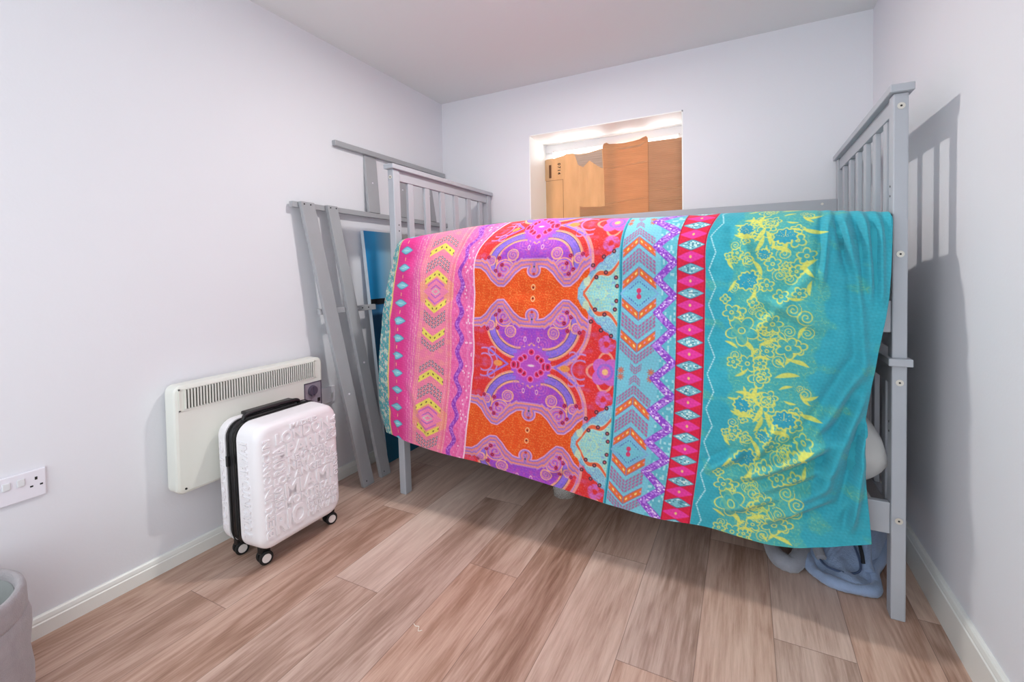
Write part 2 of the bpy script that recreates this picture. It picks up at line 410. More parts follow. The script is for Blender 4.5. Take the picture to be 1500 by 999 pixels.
# rows that run back over the upper mattress, then down the front
back = np.zeros((NC, 4, 3))
for i in range(NC):
    x, y, z = DC[i, 0]
    bx = max(x, -1.50 + .012 * i) if i < 3 else x
    back[i, 0] = (bx, 2.45, 1.150); back[i, 1] = (bx, 2.25, 1.215); back[i, 2] = (bx, 2.06, max(1.262, z - .045)); back[i, 3] = (bx, 1.94 if i > 1 else 1.90, z - .006)
CT = np.concatenate([back, DC], axis=1)          # NC x 10 x 3
def catmull(P, t):
    """P: n x ... values at integer knots, t: array of parameters"""
    n = P.shape[0]; i = np.clip(np.floor(t).astype(int), 0, n - 2); f = (t - i).reshape((-1,) + (1,) * (P.ndim - 1))
    p0 = P[np.clip(i - 1, 0, n - 1)]; p1 = P[i]; p2 = P[i + 1]; p3 = P[np.clip(i + 2, 0, n - 1)]
    m1 = (p2 - p0) * .5; m2 = (p3 - p1) * .5
    f2 = f * f; f3 = f2 * f
    return (2 * f3 - 3 * f2 + 1) * p1 + (f3 - 2 * f2 + f) * m1 + (-2 * f3 + 3 * f2) * p2 + (f3 - f2) * m2
# nominal band widths (m)
BW = np.array([.085, .215, .205, .125, .270, .360, .158, .050, .094, .322, .165])
ucum = np.concatenate([[0], np.cumsum(BW)])
NU = 960
us = np.linspace(0, ucum[-1], NU)
band = np.clip(np.searchsorted(ucum, us, side='right') - 1, 0, len(BW) - 1)
af = (us - ucum[band]) / BW[band]
tparam = band + af
# Hermite in x with metric-aware tangents (non-uniform Catmull)
def nonuni(P, xs, x):
    n = len(xs); m = np.zeros_like(P)
    d = np.diff(P, axis=0) / np.diff(xs).reshape((-1,) + (1,) * (P.ndim - 1))
    m[0] = d[0]; m[-1] = d[-1]
    w = np.diff(xs)
    for i in range(1, n - 1):
        m[i] = (d[i - 1] * w[i] + d[i] * w[i - 1]) / (w[i] + w[i - 1])
    i = np.clip(np.searchsorted(xs, x, side='right') - 1, 0, n - 2); h = xs[i + 1] - xs[i]; f = (x - xs[i]) / h
    sh = (-1,) + (1,) * (P.ndim - 1); f = f.reshape(sh); h = h.reshape(sh)
    f2 = f * f; f3 = f2 * f
    return (2 * f3 - 3 * f2 + 1) * P[i] + (f3 - 2 * f2 + f) * h * m[i] + (-2 * f3 + 3 * f2) * P[i + 1] + (f3 - f2) * h * m[i + 1]
G1 = nonuni(CT, ucum, us)                        # NU x 10 x 3
rknots = np.array([0, .2, .4, .53, .64, .78, .96, 1.24, 1.49, 1.76])
rv = np.concatenate([np.linspace(0, .50, 26)[:-1], np.linspace(.50, 1.76, 640)])
NV = len(rv)
G2 = nonuni(np.swapaxes(G1, 0, 1), rknots, rv)   # NV x NU x 3
G = np.swapaxes(G2, 0, 1).copy()                 # NU x NV x 3
# cloth coordinate V (metres, follows height on the hanging face)
seg = np.linalg.norm(np.diff(G, axis=1), axis=2); arc = np.concatenate([np.zeros((NU, 1)), np.cumsum(seg, axis=1)], axis=1)
j0 = int(np.argmin(np.abs(rv - .96)))
V = G[:, j0:j0 + 1, 2] + arc[:, j0:j0 + 1] - arc
U = np.repeat(us[:, None], NV, axis=1)
X, Y, Z = G[..., 0], G[..., 1], G[..., 2]
def fbm(x, y, seed, octs=4, base=1.):
    r = np.random.RandomState(seed); o = np.zeros_like(x); a = 1.; f = base
    for _ in range(octs):
        for _ in range(4):
            t = r.uniform(0, 2 * PI); p = r.uniform(0, 2 * PI)
            o += a * .25 * np.sin((x * math.cos(t) + y * math.sin(t)) * f * 6.283 * r.uniform(.7, 1.3) + p)
        a *= .5; f *= 2.03
    return o
front = np.clip((rv[None, :] - .50) / .25, 0, 1) * np.ones_like(X)
disp = np.zeros_like(X)                          # positive = towards the room (-y)
disp += .005 * fbm(X, Z, 1, 3, 2.2) * front
disp += .0022 * fbm(X * .9, Z, 2, 2, 9.) * front
def fold(p, q, w, a, soft=1.0):
    """crease ridge along the segment p-q in (x,z)"""
    global disp
    p = np.array(p); q = np.array(q); d = q - p; L2 = d @ d
    t = ((X - p[0]) * d[0] + (Z - p[1]) * d[1]) / L2
    s = ((X - p[0]) * d[1] - (Z - p[1]) * d[0]) / math.sqrt(L2)
    env = np.clip(t / .2, 0, 1) * np.clip((1 - t) / .3, 0, 1)
    env = env * env * (3 - 2 * env)
    disp = disp + a * env * (np.exp(-(s / w) ** 2) - .55 * np.exp(-((s - 1.6 * w) / w) ** 2)) * front
# gathers under the top right corner
top = np.exp(-np.clip(1.30 - Z, 0, 9) / .10)
gx = np.clip((X - .19) / .05, 0, 1)
disp += .010 * np.sin(X * 165 + 2 * np.sin(Z * 9)) * top * gx * np.clip((rv[None, :] - .50) / .06, 0, 1)
for p, q, w, a in [((.24, 1.30), (.21, 1.02), .010, .012), ((.27, 1.30), (.30, 1.08), .010, .013), ((.33, 1.30), (.345, .98), .012, .012), ((.30, 1.25), (.33, .72), .013, .008),
                   ((.37, 1.28), (.37, .96), .010, .010), ((-.02, 1.27), (.03, 1.08), .018, .008),
                   ((.05, 1.02), (.24, .90), .018, .010), ((.22, 1.13), (.0, .86), .02, .008),
                   ((.35, .86), (.13, .46), .020, .016), ((.34, .76), (.20, .36), .018, .016), ((.345, .66), (.27, .30), .012, .014),
                   ((.30, .60), (-.06, .37), .022, .020), ((.27, .50), (-.08, .31), .020, .018), ((.22, .42), (-.12, .26), .020, .014), ((.26, .46), (.02, .24), .022, .014),
                   ((.0, .50), (-.14, .40), .016, .010), ((.10, .62), (.0, .42), .016, .010), ((.33, .55), (.29, .26), .012, .016), ((.10, .30), (.26, .40), .016, .012),
                   ((-1.50, .95), (-1.52, .55), .020, .008), ((-1.44, .62), (-1.30, .30), .022, .008), ((-1.60, .50), (-1.50, .33), .018, .009), ((-1.60, 1.10), (-1.56, .80), .016, .006),
                   ((-1.10, .32), (-.95, .26), .02, .006), ((-.75, .28), (-.60, .34), .02, .008), ((-1.35, 1.25), (-1.38, .95), .03, .006)]:
    fold(p, q, w, a * (1.9 if p[0] > -.3 else 1.3))
disp += .010 * np.exp(-((X + .5) / .55) ** 2 - ((Z - .75) / .4) ** 2)
Y -= disp
# edge shading fold: the left strip curls round the side
G[..., 1] = Y

# ------------------------------------------------------------------ duvet: printed pattern (cloth coordinates h, V)
P0 = .597; VO, VP = 1.026, .7275                    # orange / purple centres
C = np.zeros((NU, NV, 3)); 
def put(mask, rgb):
    m = np.clip(mask, 0, 1)[..., None]; C[:] = C * (1 - m) + np.array(rgb) * m
def sm(x, e): return np.clip(.5 - x / e, 0, 1)      # 1 where x<0 with soft edge e
def vrand(x, y, seed):
    ix = np.floor(x).astype(np.int64); iy = np.floor(y).astype(np.int64)
    h_ = (ix * 374761393 + iy * 668265263 + seed * 1442695041) & 0xffffffff
    h_ = ((h_ ^ (h_ >> 13)) * 1274126177) & 0xffffffff
    return ((h_ ^ (h_ >> 16)) & 0xffff) / 65535.
E_ = .0016
tb = np.repeat(band[:, None], NV, axis=1); A = np.repeat(af[:, None], NV, axis=1); Hm = A * BW[tb]
def fold_per(v, c, P): return np.abs((v - c + P / 2) % P - P / 2)
dO = fold_per(V, VO, P0); dP = fold_per(V, VP, P0)
n1 = fbm(U, V, 11, 3, 20.); n2 = fbm(U, V, 12, 3, 45.); n3 = fbm(U, V, 13, 2, 90.)
def on(lo, hi=None): return (tb == lo) if hi is None else ((tb >= lo) & (tb <= hi))
def setc(mask, rgb): C[mask] = rgb
def paint(region, field, rgb):
    put(np.where(region, field, 0), rgb)
# --- band 0: teal blossoms, then yellow piping
r0 = on(0); setc(r0, (78, 172, 178))
paint(r0, sm(-(n1 - .25), .25), (205, 222, 200)); paint(r0, sm(-(n2 - .45), .2), (236, 190, 180)); paint(r0, sm(-(n3 - .5), .3), (52, 138, 158))
paint(r0, sm(.072 - Hm, .002), (244, 214, 92)); paint(r0, sm(.080 - Hm, .002), (240, 120, 150))
# --- band 1: hot pink with blue lozenges
r1 = on(1); setc(r1, (233, 48, 138))
paint(r1, np.clip((A - .50) / .4, 0, 1) * .75, (240, 108, 178))
d7 = fold_per(V, 1.058, P0 / 7)
paint(r1, np.clip(n2 - .2, 0, 1) * np.clip((A - .5) * 3, 0, 1), (250, 160, 205))
xx = np.abs(Hm - .070) / .052
paint(r1, sm(d7 - .0205 * np.clip(1 - xx ** 1.4, -1, 1), .003), (70, 140, 180))
paint(r1, sm(d7 - .0165 * np.clip(1 - (xx * 1.1) ** 1.4, -1, 1), .003), (120, 196, 214))
paint(r1, sm(d7 - .007 * np.clip(1 - (xx * 1.6) ** 1.4, -1, 1), .003) * np.clip(.6 + n3, 0, 1), (176, 224, 224))
paint(r1, sm(np.maximum(np.abs(Hm - .070) - .0025, np.abs(d7 - P0 / 14) - .008), .002), (250, 186, 130))
for hx, col in ((.165, (250, 150, 190)), (.186, (248, 150, 150)), (.200, (250, 196, 160)), (.212, (244, 120, 150))):
    paint(r1, sm(np.abs(Hm - hx) - .0016, .0016) * np.clip(.8 + n3, 0, 1), col)
# --- band 2: yellow hexagons and bead chevrons on salmon pink
r2 = on(2); setc(r2, (243, 118, 158)); paint(r2, np.clip(n1 + .2, 0, 1) * .6, (247, 150, 140))
hc = Hm - .098; ah = np.abs(hc); dH = fold_per(V, 1.030, P0); w = dH + .62 * ah
def chev(r, w, w0, w1, rgb, hmax, hmin=0.): paint(r, sm(np.maximum(np.maximum(w0 - w, w - w1), np.maximum(ah - hmax, hmin - ah)), .002), rgb)
paint(r2, sm(w - .102, .003), (248, 146, 128))
chev(r2, w, .072, .100, (238, 216, 84), .066)
chev(r2, w, .052, .062, (206, 92, 190), .05); paint(r2, sm(w - .050, .003), (246, 124, 166)); chev(r2, w, .026, .032, (176, 96, 190), .03)
paint(r2, sm(np.abs(w - .014) - .003, .002), (200, 190, 180))
chev(r2, w, .206, .236, (238, 216, 84), .066)
def beads(r, w, w0, w1, hmax, base, dot, line, n=3):
    reg = np.where(r & (w > w0) & (w < w1) & (ah < hmax), 1., 0.)
    fw = (w - w0) / (w1 - w0) * n; fh = ah / ((w1 - w0) / n)
    rr = np.sqrt((fw % 1 - .5) ** 2 + (fh % 1 - .5) ** 2)
    put(reg, base); put(reg * sm(rr - .36, .15), dot); put(reg * sm(rr - .16, .12), line)
beads(r2, w, .122, .176, .066, (236, 140, 150), (98, 78, 112), (222, 214, 224))
beads(r2, w, .250, .285, .066, (236, 140, 150), (98, 78, 112), (222, 214, 224), 2)
for wc in (.086, .221):
    rr = np.hypot(w - wc, (ah % .026) - .013); paint(r2 & (ah < .066), sm(rr - .0042, .002), (92, 66, 50))
for hx in (.010, .022, .176, .190, .199):
    paint(r2, sm(np.abs(Hm - hx) - .0014, .0015) * np.clip(.75 + n3, 0, 1), (250, 176, 170) if hx != .190 else (240, 90, 120))
# --- band 3: pink with a purple sequin wave
r3 = on(3); setc(r3, (243, 94, 166)); paint(r3, np.clip(n2 - .1, 0, 1) * .8, (250, 160, 205)); paint(r3, np.clip(-n1 - .2, 0, 1) * .5, (236, 60, 130))
Pz = P0 / 5
tri = lambda v, c: 2 * np.abs(((v - c) / Pz) % 1 - .5)      # 0..1
wave = .030 + .026 * (.5 - .5 * np.cos(2 * PI * (V - 1.0) / Pz))
dz = np.abs(Hm - wave)
paint(r3, sm(dz - .0125, .004), (152, 54, 184)); paint(r3, sm(dz - .0125, .004) * (vrand(Hm / .006, V / .006, 3) > .62) * .8, (196, 120, 222))
wave2 = .094 + .006 * np.sin(2 * PI * (V - .9) / Pz); paint(r3, sm(np.abs(Hm - wave2) - .006, .004) * .7, (247, 128, 186))
paint(r3, (vrand(Hm / .008, V / .008, 9) > .93) * .8 * (Hm > .065), (255, 214, 230))
paint(r3, sm(.116 - Hm, .002), (250, 168, 206)); paint(r3, sm(np.abs(Hm - .1215) - .0014, .0015), (255, 228, 236))
# --- bands 4-5: kaleidoscope paisley on red
rk = on(4, 5)
hk = np.where(tb == 4, Hm - BW[4], Hm); ak = np.abs(hk); nk = fbm(ak, dP, 21, 3, 26.); nk2 = fbm(ak, dP, 22, 3, 50.)
setc(rk, (233, 44, 44)); paint(rk, np.clip(nk - .2, 0, 1) * .5, (240, 84, 48))
lil, blv, sal, pur, ora, mag = (196, 130, 200), (140, 104, 222), (246, 144, 112), (158, 60, 198), (243, 78, 22), (222, 74, 176)
# outer big arc lines in the red
ca = np.hypot(ak - .060, dP - .175)
paint(rk, sm(np.abs(ca - .182) - .010, .003) * (hk > 0), (240, 150, 140)); paint(rk, sm(np.abs(ca - .178) - .003, .002) * (hk > 0), lil)
# pink sprigs either side of the centre
sp_ = np.abs(np.hypot(ak - .215, (dP - .0)) - .050); paint(rk, sm(np.maximum(np.abs(sp_ - .012) - .0035, ak - .235), .003), lil)
paint(rk, sm(np.abs(dP - .62 * (ak - .105)) - .005, .003) * (ak > .10) * (ak < .205), blv); paint(rk, sm(np.hypot((ak - .150) / 1.6, dP) - .013, .003), (246, 150, 60))
paint(rk, sm(np.abs(np.hypot(ak - .180, dP - .050) - .018) - .0035, .003) * (ak > .165), lil)
# quatrefoil and scallop in the far red area
q1 = np.hypot(hk - .315, dP - .0); ang = np.arctan2(dP, hk - .315)
paint(rk, sm(np.abs(q1 - (.062 + .012 * np.cos(4 * ang))) - .005, .003) * (hk > .2), (244, 150, 120))
paint(rk, sm(q1 - (.040 + .020 * np.abs(np.cos(2 * ang + PI / 2))), .003) * (hk > .2), (206, 92, 196))
paint(rk, sm(np.abs(q1 - .028) - .005, .003) * (hk > .2), (148, 100, 214)); paint(rk, sm(q1 - .012, .003), (250, 190, 120))
paint(rk, sm(np.abs(np.hypot(hk - .315, dP - .105) - .022) - .012, .004) * (hk > .2) * np.clip(.7 + nk, 0, 1), (214, 96, 190))
# disc with the purple heart
paint(rk, sm(ca - .152, .003), sal); paint(rk, sm(ca - .146, .003), (250, 176, 128)); paint(rk, sm(ca - .141, .002), (84, 60, 110))
paint(rk, sm(ca - .138, .003), blv); paint(rk, sm(np.abs(ca - .129) - .004, .003) * np.clip(.5 + nk2, 0, 1), (120, 90, 214)); paint(rk, sm(ca - .111, .002), (100, 70, 120)); paint(rk, sm(ca - .108, .003), (250, 168, 120))
paint(rk, sm(ca - .099, .003), pur); paint(rk, np.where(ca < .104, np.clip(nk * 1.2, 0, 1) * .65, 0), (208, 70, 176)); paint(rk, np.where(ca < .104, np.clip(-nk2 - .35, 0, 1), 0), (120, 70, 206))
pr = np.abs(np.hypot((ak - .030) * 1.7, dP - .108) - .009); paint(rk, sm(pr - .0018, .0015), (250, 200, 196))
pr = np.hypot(ak - .048, dP - .088); paint(rk, sm(np.abs((pr * 85) % 1 - .5) - .2, .2) * (pr < .04) * .45, (220, 110, 190))
# comma swirls
for sx, sy, R in ((.128, .198, .040), (.096, .138, .024), (.190, .160, .020)):
    rs = np.hypot(ak - sx, dP - sy); th = np.arctan2(dP - sy, ak - sx)
    ph = (rs / R * 2.2 + th / (2 * PI)) % 1
    colr = [lil, (240, 130, 120), blv, (214, 70, 160)]
    for q in range(4):
        paint(rk, sm(rs - R, .003) * ((ph >= q / 4) & (ph < (q + 1) / 4)), colr[q])
    paint(rk, sm(np.abs(rs - R) - .0022, .0015), (250, 170, 130))
for sx, sy in ((.155, .150), (.140, .180), (.168, .205), (.205, .145), (.150, .222)):
    rs = np.hypot(ak - sx, dP - sy); paint(rk, sm(rs - .010, .002), (214, 50, 110)); paint(rk, sm(np.abs(rs - .0045) - .0016, .001), (110, 24, 40))
# fine scrolling line work inside the red and purple
nl = np.abs(fbm(ak, dP, 24, 3, 32.)); paint(rk, sm(nl - .035, .04) * .55, (238, 130, 150)); nl = np.abs(fbm(ak, dP, 25, 3, 40.)); paint(rk & (ca < .15), sm(nl - .035, .04) * .6, (126, 96, 220))
paint(rk & (ca > .15), np.clip(fbm(ak, dP, 26, 2, 14.) - .1, 0, 1) * .55, (206, 96, 190))
# orange field with wavy banded border
gk = np.array([0, .014, .022, .034, .052, .080, .105, .130, .160, .190, .215, .240, .300, .40])
gv = np.array([.104, .104, .104, .104, .100, .078, .048, .024, .026, .052, .086, .105, .110, .11])
_t = np.linspace(0, .4, 1600); _g = np.interp(_t, gk, gv); _k = np.exp(-np.linspace(-2., 2., 61) ** 2); _k /= _k.sum()
_g = np.convolve(np.concatenate([_g[30:0:-1], _g, np.full(30, _g[-1])]), _k, mode='valid'); gg = np.interp(ak, _t, _g)
gs = np.interp(ak, _t, np.gradient(_g, _t[1]))
do = (dO - gg) / np.sqrt(1 + np.clip(gs, -2, 2) ** 2)
do = np.maximum(do, .031 - np.hypot(ak, dO - .093)); do = np.maximum(do, np.where(dO > .100, .026 - ak, -1))
lim = np.where(hk > 0, hk < .235, True)
for t1, col in ((.040, lil), (.035, (244, 140, 120)), (.028, (160, 110, 196)), (.022, (214, 120, 170)), (.016, (244, 130, 96)), (.011, (160, 110, 200)), (.005, (226, 160, 200))):
    paint(rk & lim, sm(do - t1, .002), col)
paint(rk & lim, sm(do, .002), ora)
nf = np.abs(nk2); paint(rk & lim & (do < -.004), sm(nf - .07, .08) * .75, (255, 158, 74)); paint(rk & lim & (do < -.004), np.clip(nk - .3, 0, 1) * .5, (250, 110, 40))
paint(rk, sm(np.abs(np.hypot(ak * 1.3, dO - .024) - .010) - .0022, .0015), (252, 190, 130)); paint(rk, sm(np.hypot(ak, dO - .022) - .004, .002), (110, 40, 40))
paint(rk, sm(np.hypot(ak, dO - .078) - .006, .002), (206, 60, 60)); paint(rk, sm(np.hypot(ak, dO - .108) - .004, .002), (60, 90, 70))
# central flower
rc = np.hypot(ak, dP); th = np.arctan2(dP, ak)
paint(rk, sm(rc - .086 - .005 * np.cos(24 * th), .003), (170, 80, 206)); paint(rk, sm(rc - .070, .008), (190, 70, 190))
for fx, fy in ((.0, .056), (.030, .034), (.046, .024), (.060, .004), (.076, .003)):
    paint(rk, sm(np.hypot(ak - fx, dP - fy) - .0155, .003), (224, 110, 190)); rr = np.hypot(ak - fx, dP - fy); paint(rk, sm(rr - .011, .003), (226, 34, 84)); paint(rk, sm(np.abs(rr - .003) - .0015, .001), (120, 20, 50))
paint(rk, sm(np.hypot(ak / 3.2, dP) - .0070, .002), (200, 90, 190)); paint(rk, sm(np.hypot(ak / 3.2, dP) - .0045, .002), (236, 200, 214))
# pale blue half medallion
sM = np.clip((hk - .195) / .165, 0, 1.2)
hh = .024 + .160 * sM ** .85 + .007 * np.abs(np.sin(sM * 17)); dm = dO - hh
inM = rk & (hk > .190)
nm = fbm(hk, dO, 31, 3, 30.); nm2 = fbm(hk, dO, 32, 3, 60.)
paint(inM, sm(dm, .003), (140, 200, 216)); paint(inM & (dm < 0), sm(np.abs(nm2) - .16, .1) * .8, (112, 140, 204)); paint(inM & (dm < -.006), np.clip(nm - .3, 0, 1) * .8, (208, 222, 190))
paint(inM, sm(np.abs(dm + .004) - .0025, .002), (116, 150, 204))
hi = .016 + .100 * np.clip((hk - .215) / .145, 0, 1.2) ** .8 - .014 * np.cos(np.clip((hk - .215) / .145, 0, 1.2) * 2 * PI * 1.4); di = dO - hi
paint(inM & (hk > .212), sm(np.abs(di) - .0085, .003), (240, 98, 58)); paint(inM & (hk > .212), sm(np.abs(di) - .0125, .002) * sm(-(np.abs(di) - .0085), .002), (196, 214, 196))
paint(inM & (hk > .215), sm(di + .012, .003), (134, 206, 214)); paint(inM & (di < -.012), sm(np.abs(nm2) - .2, .12) * .85, (196, 222, 168)); paint(inM & (di < -.016), np.clip(-nm - .3, 0, 1), (120, 150, 206))
for fx, fy in ((.248, .108), (.290, .140), (.330, .160), (.262, .062), (.300, .080), (.345, .028), (.340, .060)):
    rr = np.hypot(hk - fx, dO - fy); paint(inM, sm(rr - .0085, .002), (74, 46, 62)); paint(inM, sm(rr - .004, .002), (200, 90, 100))
paint(inM & (dm < 0), sm(np.hypot(hk - .225, (dO - .05) * .6) - .014, .004) * .8, (212, 224, 176))
paint(rk & (hk > 0), sm(.352 - hk, .002), (70, 178, 200)); paint(rk & (hk > 0), sm(.3575 - hk, .001), (24, 130, 156))
# --- band 6: chevrons on sky blue
r6 = on(6); setc(r6, (116, 198, 218)); paint(r6, np.clip(n2, 0, 1) * .25, (140, 190, 226))
paint(r6, sm(Hm - .004, .002), (30, 142, 168))
hc = Hm - .073; ah = np.abs(hc); w = dO + .80 * ah * 1.0; hm = .066
def outl(r, w0, w1, col, ln=(120, 110, 170)):
    chev(r, w, w0 - .005, w1 + .005, (150, 190, 222), hm); chev(r, w, w0 - .003, w1 + .003, ln, hm); chev(r, w, w0, w1, col, hm, .002)
outl(r6, .070, .098, (240, 108, 52)); outl(r6, .188, .216, (240, 108, 52))
for wc in (.084, .202):
    k_ = (ah / .017); rr = np.hypot(w - wc, (ah % .034) - .012); paint(r6 & (ah < hm), sm(rr - .0046, .002), (252, 222, 120))
    rr = np.hypot(w - wc, ((ah + .017) % .034) - .012); paint(r6 & (ah < hm), sm(rr - .0035, .002), (226, 150, 190))
beads(r6, w, .118, .172, hm, (124, 176, 190), (168, 84, 168), (214, 120, 120), 4)
beads(r6, w, .226, .262, hm, (124, 176, 190), (168, 84, 168), (214, 120, 120), 3)
beads(r6, w, .272, .300, .022, (124, 176, 190), (168, 84, 168), (214, 120, 120), 3)
paint(r6, sm(w - .062, .002), (122, 172, 222)); paint(r6, sm(w - .056, .002), (112, 196, 216))
chev(r6, w, .044, .050, (92, 96, 190), .045); paint(r6 & (w > .043) & (w < .051), ((ah % .008) < .003) * 1., (112, 196, 216))
paint(r6, sm(np.hypot(hc, dO - .011) - .0095, .002), (224, 58, 104)); paint(r6, sm(np.hypot(hc, dO) - .0045, .002), (200, 70, 150))
for hx in (.016, .132):
    rr = np.hypot(Hm - hx, np.abs(dP - .010) - .006); th = np.arctan2(dP - .012, Hm - hx)
    paint(r6, sm(np.hypot(Hm - hx, dP - .012) - .012 - .003 * np.cos(8 * th), .002), (184, 128, 120)); paint(r6, sm(np.hypot(Hm - hx, dP - .012) - .005, .002), (226, 110, 80))
# --- band 7: violet sequin zigzag (crosses a little into band 6)
r7 = on(7); setc(r7, (94, 186, 206)); paint(r7, (vrand(Hm / .006, V / .010, 5) > .8) * .7, (190, 232, 236))
uu = np.where(tb == 6, Hm - BW[6], Hm); zz = .042 - .056 * tri(V, 1.018 + Pz / 2)
rz = on(6, 7); dz = np.abs(uu - zz) * .80
paint(rz, sm(dz - .0140, .003) * (uu > -.03), (148, 66, 206)); paint(rz, sm(dz - .0125, .003) * (uu > -.03) * (vrand(uu / .005, V / .005, 8) > .60), (188, 130, 232))
paint(rz, sm(dz - .010, .003) * (uu > -.03) * (vrand(uu / .005, V / .005, 18) > .88), (236, 214, 250))
# --- band 8: red with blue and pink lozenges
r8 = on(8); setc(r8, (232, 30, 66)); P7 = P0 / 7; d7 = fold_per(V, 1.114, P7); xr = np.abs(A - .5) * 2
lens = lambda d, hh_, k_: sm(d - hh_ * np.clip(1 - (xr * k_) ** 1.25, -1, 1), .0025)
e7 = fold_per(V, 1.114 + P7 / 2, P7)
paint(r8, lens(e7, .020, 1.04), (243, 52, 158)); paint(r8, sm(np.hypot((Hm - .046) * 1.4, e7) - .0055, .002), (250, 196, 120))
paint(r8, lens(d7, .0205, 1.04), (64, 110, 150)); paint(r8, lens(d7, .0175, 1.10), (124, 196, 210))
paint(r8, lens(d7, .0150, 1.25) * (vrand(Hm / .006, V / .004, 6) > .70), (214, 240, 236)); paint(r8, lens(d7, .0150, 1.25) * (vrand(Hm / .006, V / .004, 7) > .78), (76, 140, 160))
paint(r8, sm(np.abs(Hm - .0025) - .0015, .001), (170, 16, 40)); paint(r8, sm(np.abs(Hm - .0915) - .0015, .001), (150, 20, 50))
# --- bands 9-10: teal with a line zigzag and yellow blossoms
r9 = on(9, 10); ht = np.where(tb == 9, Hm, Hm + BW[9])
setc(r9, (48, 170, 190)); paint(r9, np.clip(n1 * .5 + .1, 0, 1) * .35, (84, 190, 206)); paint(r9, np.clip(-n1 - .3, 0, 1) * .35, (34, 150, 172))
zz = .012 + .022 * tri(V, 1.05) ** 1.; paint(r9 & (ht < .05), sm(np.abs(ht - zz) * .8 - .0018, .0015) * ((V % .008) < .0062), (168, 226, 232))
env = np.clip((ht - .070) / .03, 0, 1) * np.clip((.345 + .02 * np.sin(V * 14) - ht) / .03, 0, 1)
edge = fbm(ht, V, 41, 3, 7.) * .85 + env * 1.2 - .35; env = np.clip(edge * 3, 0, 1)
paint(r9, env * .34, (104, 188, 150)); nb = fbm(ht, V, 42, 3, 34.)
paint(r9, env * sm(np.abs(nb) - .07, .07) * .55, (150, 208, 140))
rf = random.Random(5); yl = (226, 226, 98); teal = (62, 172, 178)
def flower(cx, cy, R, n, ph, kind):
    sl = (slice(None), slice(None)); dx = ht - cx; dy = V - cy
    near = r9 & (np.abs(dx) < R * 1.5) & (np.abs(dy) < R * 1.5)
    if not near.any(): return
    idx = np.where(near); x_ = dx[idx]; y_ = dy[idx]; r_ = np.hypot(x_, y_); t_ = np.arctan2(y_, x_) + ph
    if kind == 'petal':
        rad = R * (.55 + .45 * np.abs(np.cos(n * t_ / 2))); m = sm(np.abs(r_ - rad) - .0023, .0018); m = np.maximum(m, sm(np.abs(r_ - R * .2) - .0016, .0015))
        fill = sm(r_ - rad, .002) * .75; c2 = teal
    elif kind == 'shell':
        rad = R * (.92 + .08 * np.cos(n * 2 * t_)) * np.where(np.cos(t_) > -.5, 1, .75); m = sm(np.abs(r_ - rad) - .0024, .002)
        m = np.maximum(m, sm(np.abs(np.sin(t_ * 5)) * r_ - .0016, .002) * (r_ < R * .72) * (np.cos(t_) > .1) * (r_ > R * .1)); fill = sm(r_ - rad, .002) * .9; c2 = (40, 160, 190)
    elif kind == 'leaf':
        xr_ = x_ * math.cos(ph) + y_ * math.sin(ph); yr_ = -x_ * math.sin(ph) + y_ * math.cos(ph)
        bnd = .34 * R * np.clip(1 - (xr_ / R) ** 2, 0, 1) + 0.12 * R * np.sin(xr_ / R * 3); m = sm(np.abs(yr_ - .18 * R * (1 - (xr_ / R) ** 2)) - .22 * R * np.clip(1 - (xr_ / R) ** 2, 0, 1), .002) * (np.abs(xr_) < R); fill = m * 0; c2 = teal
    else:
        m = sm(np.abs((r_ / R * 2.2 - t_ / (2 * PI)) % 1 - .5) - .13, .12) * (r_ < R); fill = m * 0; c2 = teal
    cc = C[idx]; fill = np.clip(fill, 0, 1)[:, None]; cc = cc * (1 - fill) + np.array(c2) * fill
    m = np.clip(m, 0, 1)[:, None] * .93; cc = cc * (1 - m) + np.array(yl) * m; C[idx] = cc
fl = [(.235, 1.215, .036, 5, -1.57, 'shell'), (.130, 1.075, .036, 5, 1.0, 'shell'), (.100, 1.165, .018, 5, 0, 'petal'), (.180, 1.16, .022, 5, 1.9, 'shell'), (.075, 1.155, .014, 4, .5, 'petal'),
      (.085, .965, .028, 5, .4, 'petal'), (.245, .855, .036, 5, .2, 'petal'), (.205, 1.125, .024, 5, .8, 'petal'), (.150, 1.00, .018, 4, .3, 'petal'), (.115, .905, .050, 5, .3, 'petal'), (.065, 1.01, .016, 4, 0, 'petal'),
      (.270, 1.10, .020, 5, 0, 'petal'), (.120, 1.255, .028, 5, 2.4, 'shell'), (.165, .80, .020, 5, 0, 'petal'), (.205, .93, .030, 6, 0, 'petal'), (.230, 1.02, .022, 5, .6, 'petal'), (.090, .80, .020, 5, 0, 'petal')]
for k_ in range(46): fl.append((rf.uniform(.08, .31), VP + rf.uniform(0, P0), rf.uniform(.018, .036), 3, rf.uniform(0, 6.28), 'leaf'))
for k_ in range(34): fl.append((rf.uniform(.09, .30), VP + rf.uniform(0, P0), rf.uniform(.012, .026), 3, rf.uniform(0, 6.28), 'curl'))
for k_ in range(30): fl.append((rf.uniform(.08, .31), VP + rf.uniform(0, P0), rf.uniform(.012, .030), rf.choice([4, 5, 6]), rf.uniform(0, 6.28), 'petal'))
for f_ in fl[::-1]:
    for sh in (-1, 0, 1):
        flower(f_[0], f_[1] + sh * P0, *f_[2:])
# slightly mottled dye everywhere; print then paled to stand in for glare
C *= (1 + .05 * n3 + .03 * fbm(U, V, 51, 2, 3.))[..., None]
C = np.clip(C, 0, 255) / 255.; _l = C.mean(axis=2, keepdims=True); C = _l + (C - _l) * .90; C = np.clip(C * .97 + .015, 0, 1)
LIN = np.where(C <= .04045, C / 12.92, ((C + .055) / 1.055) ** 2.4)

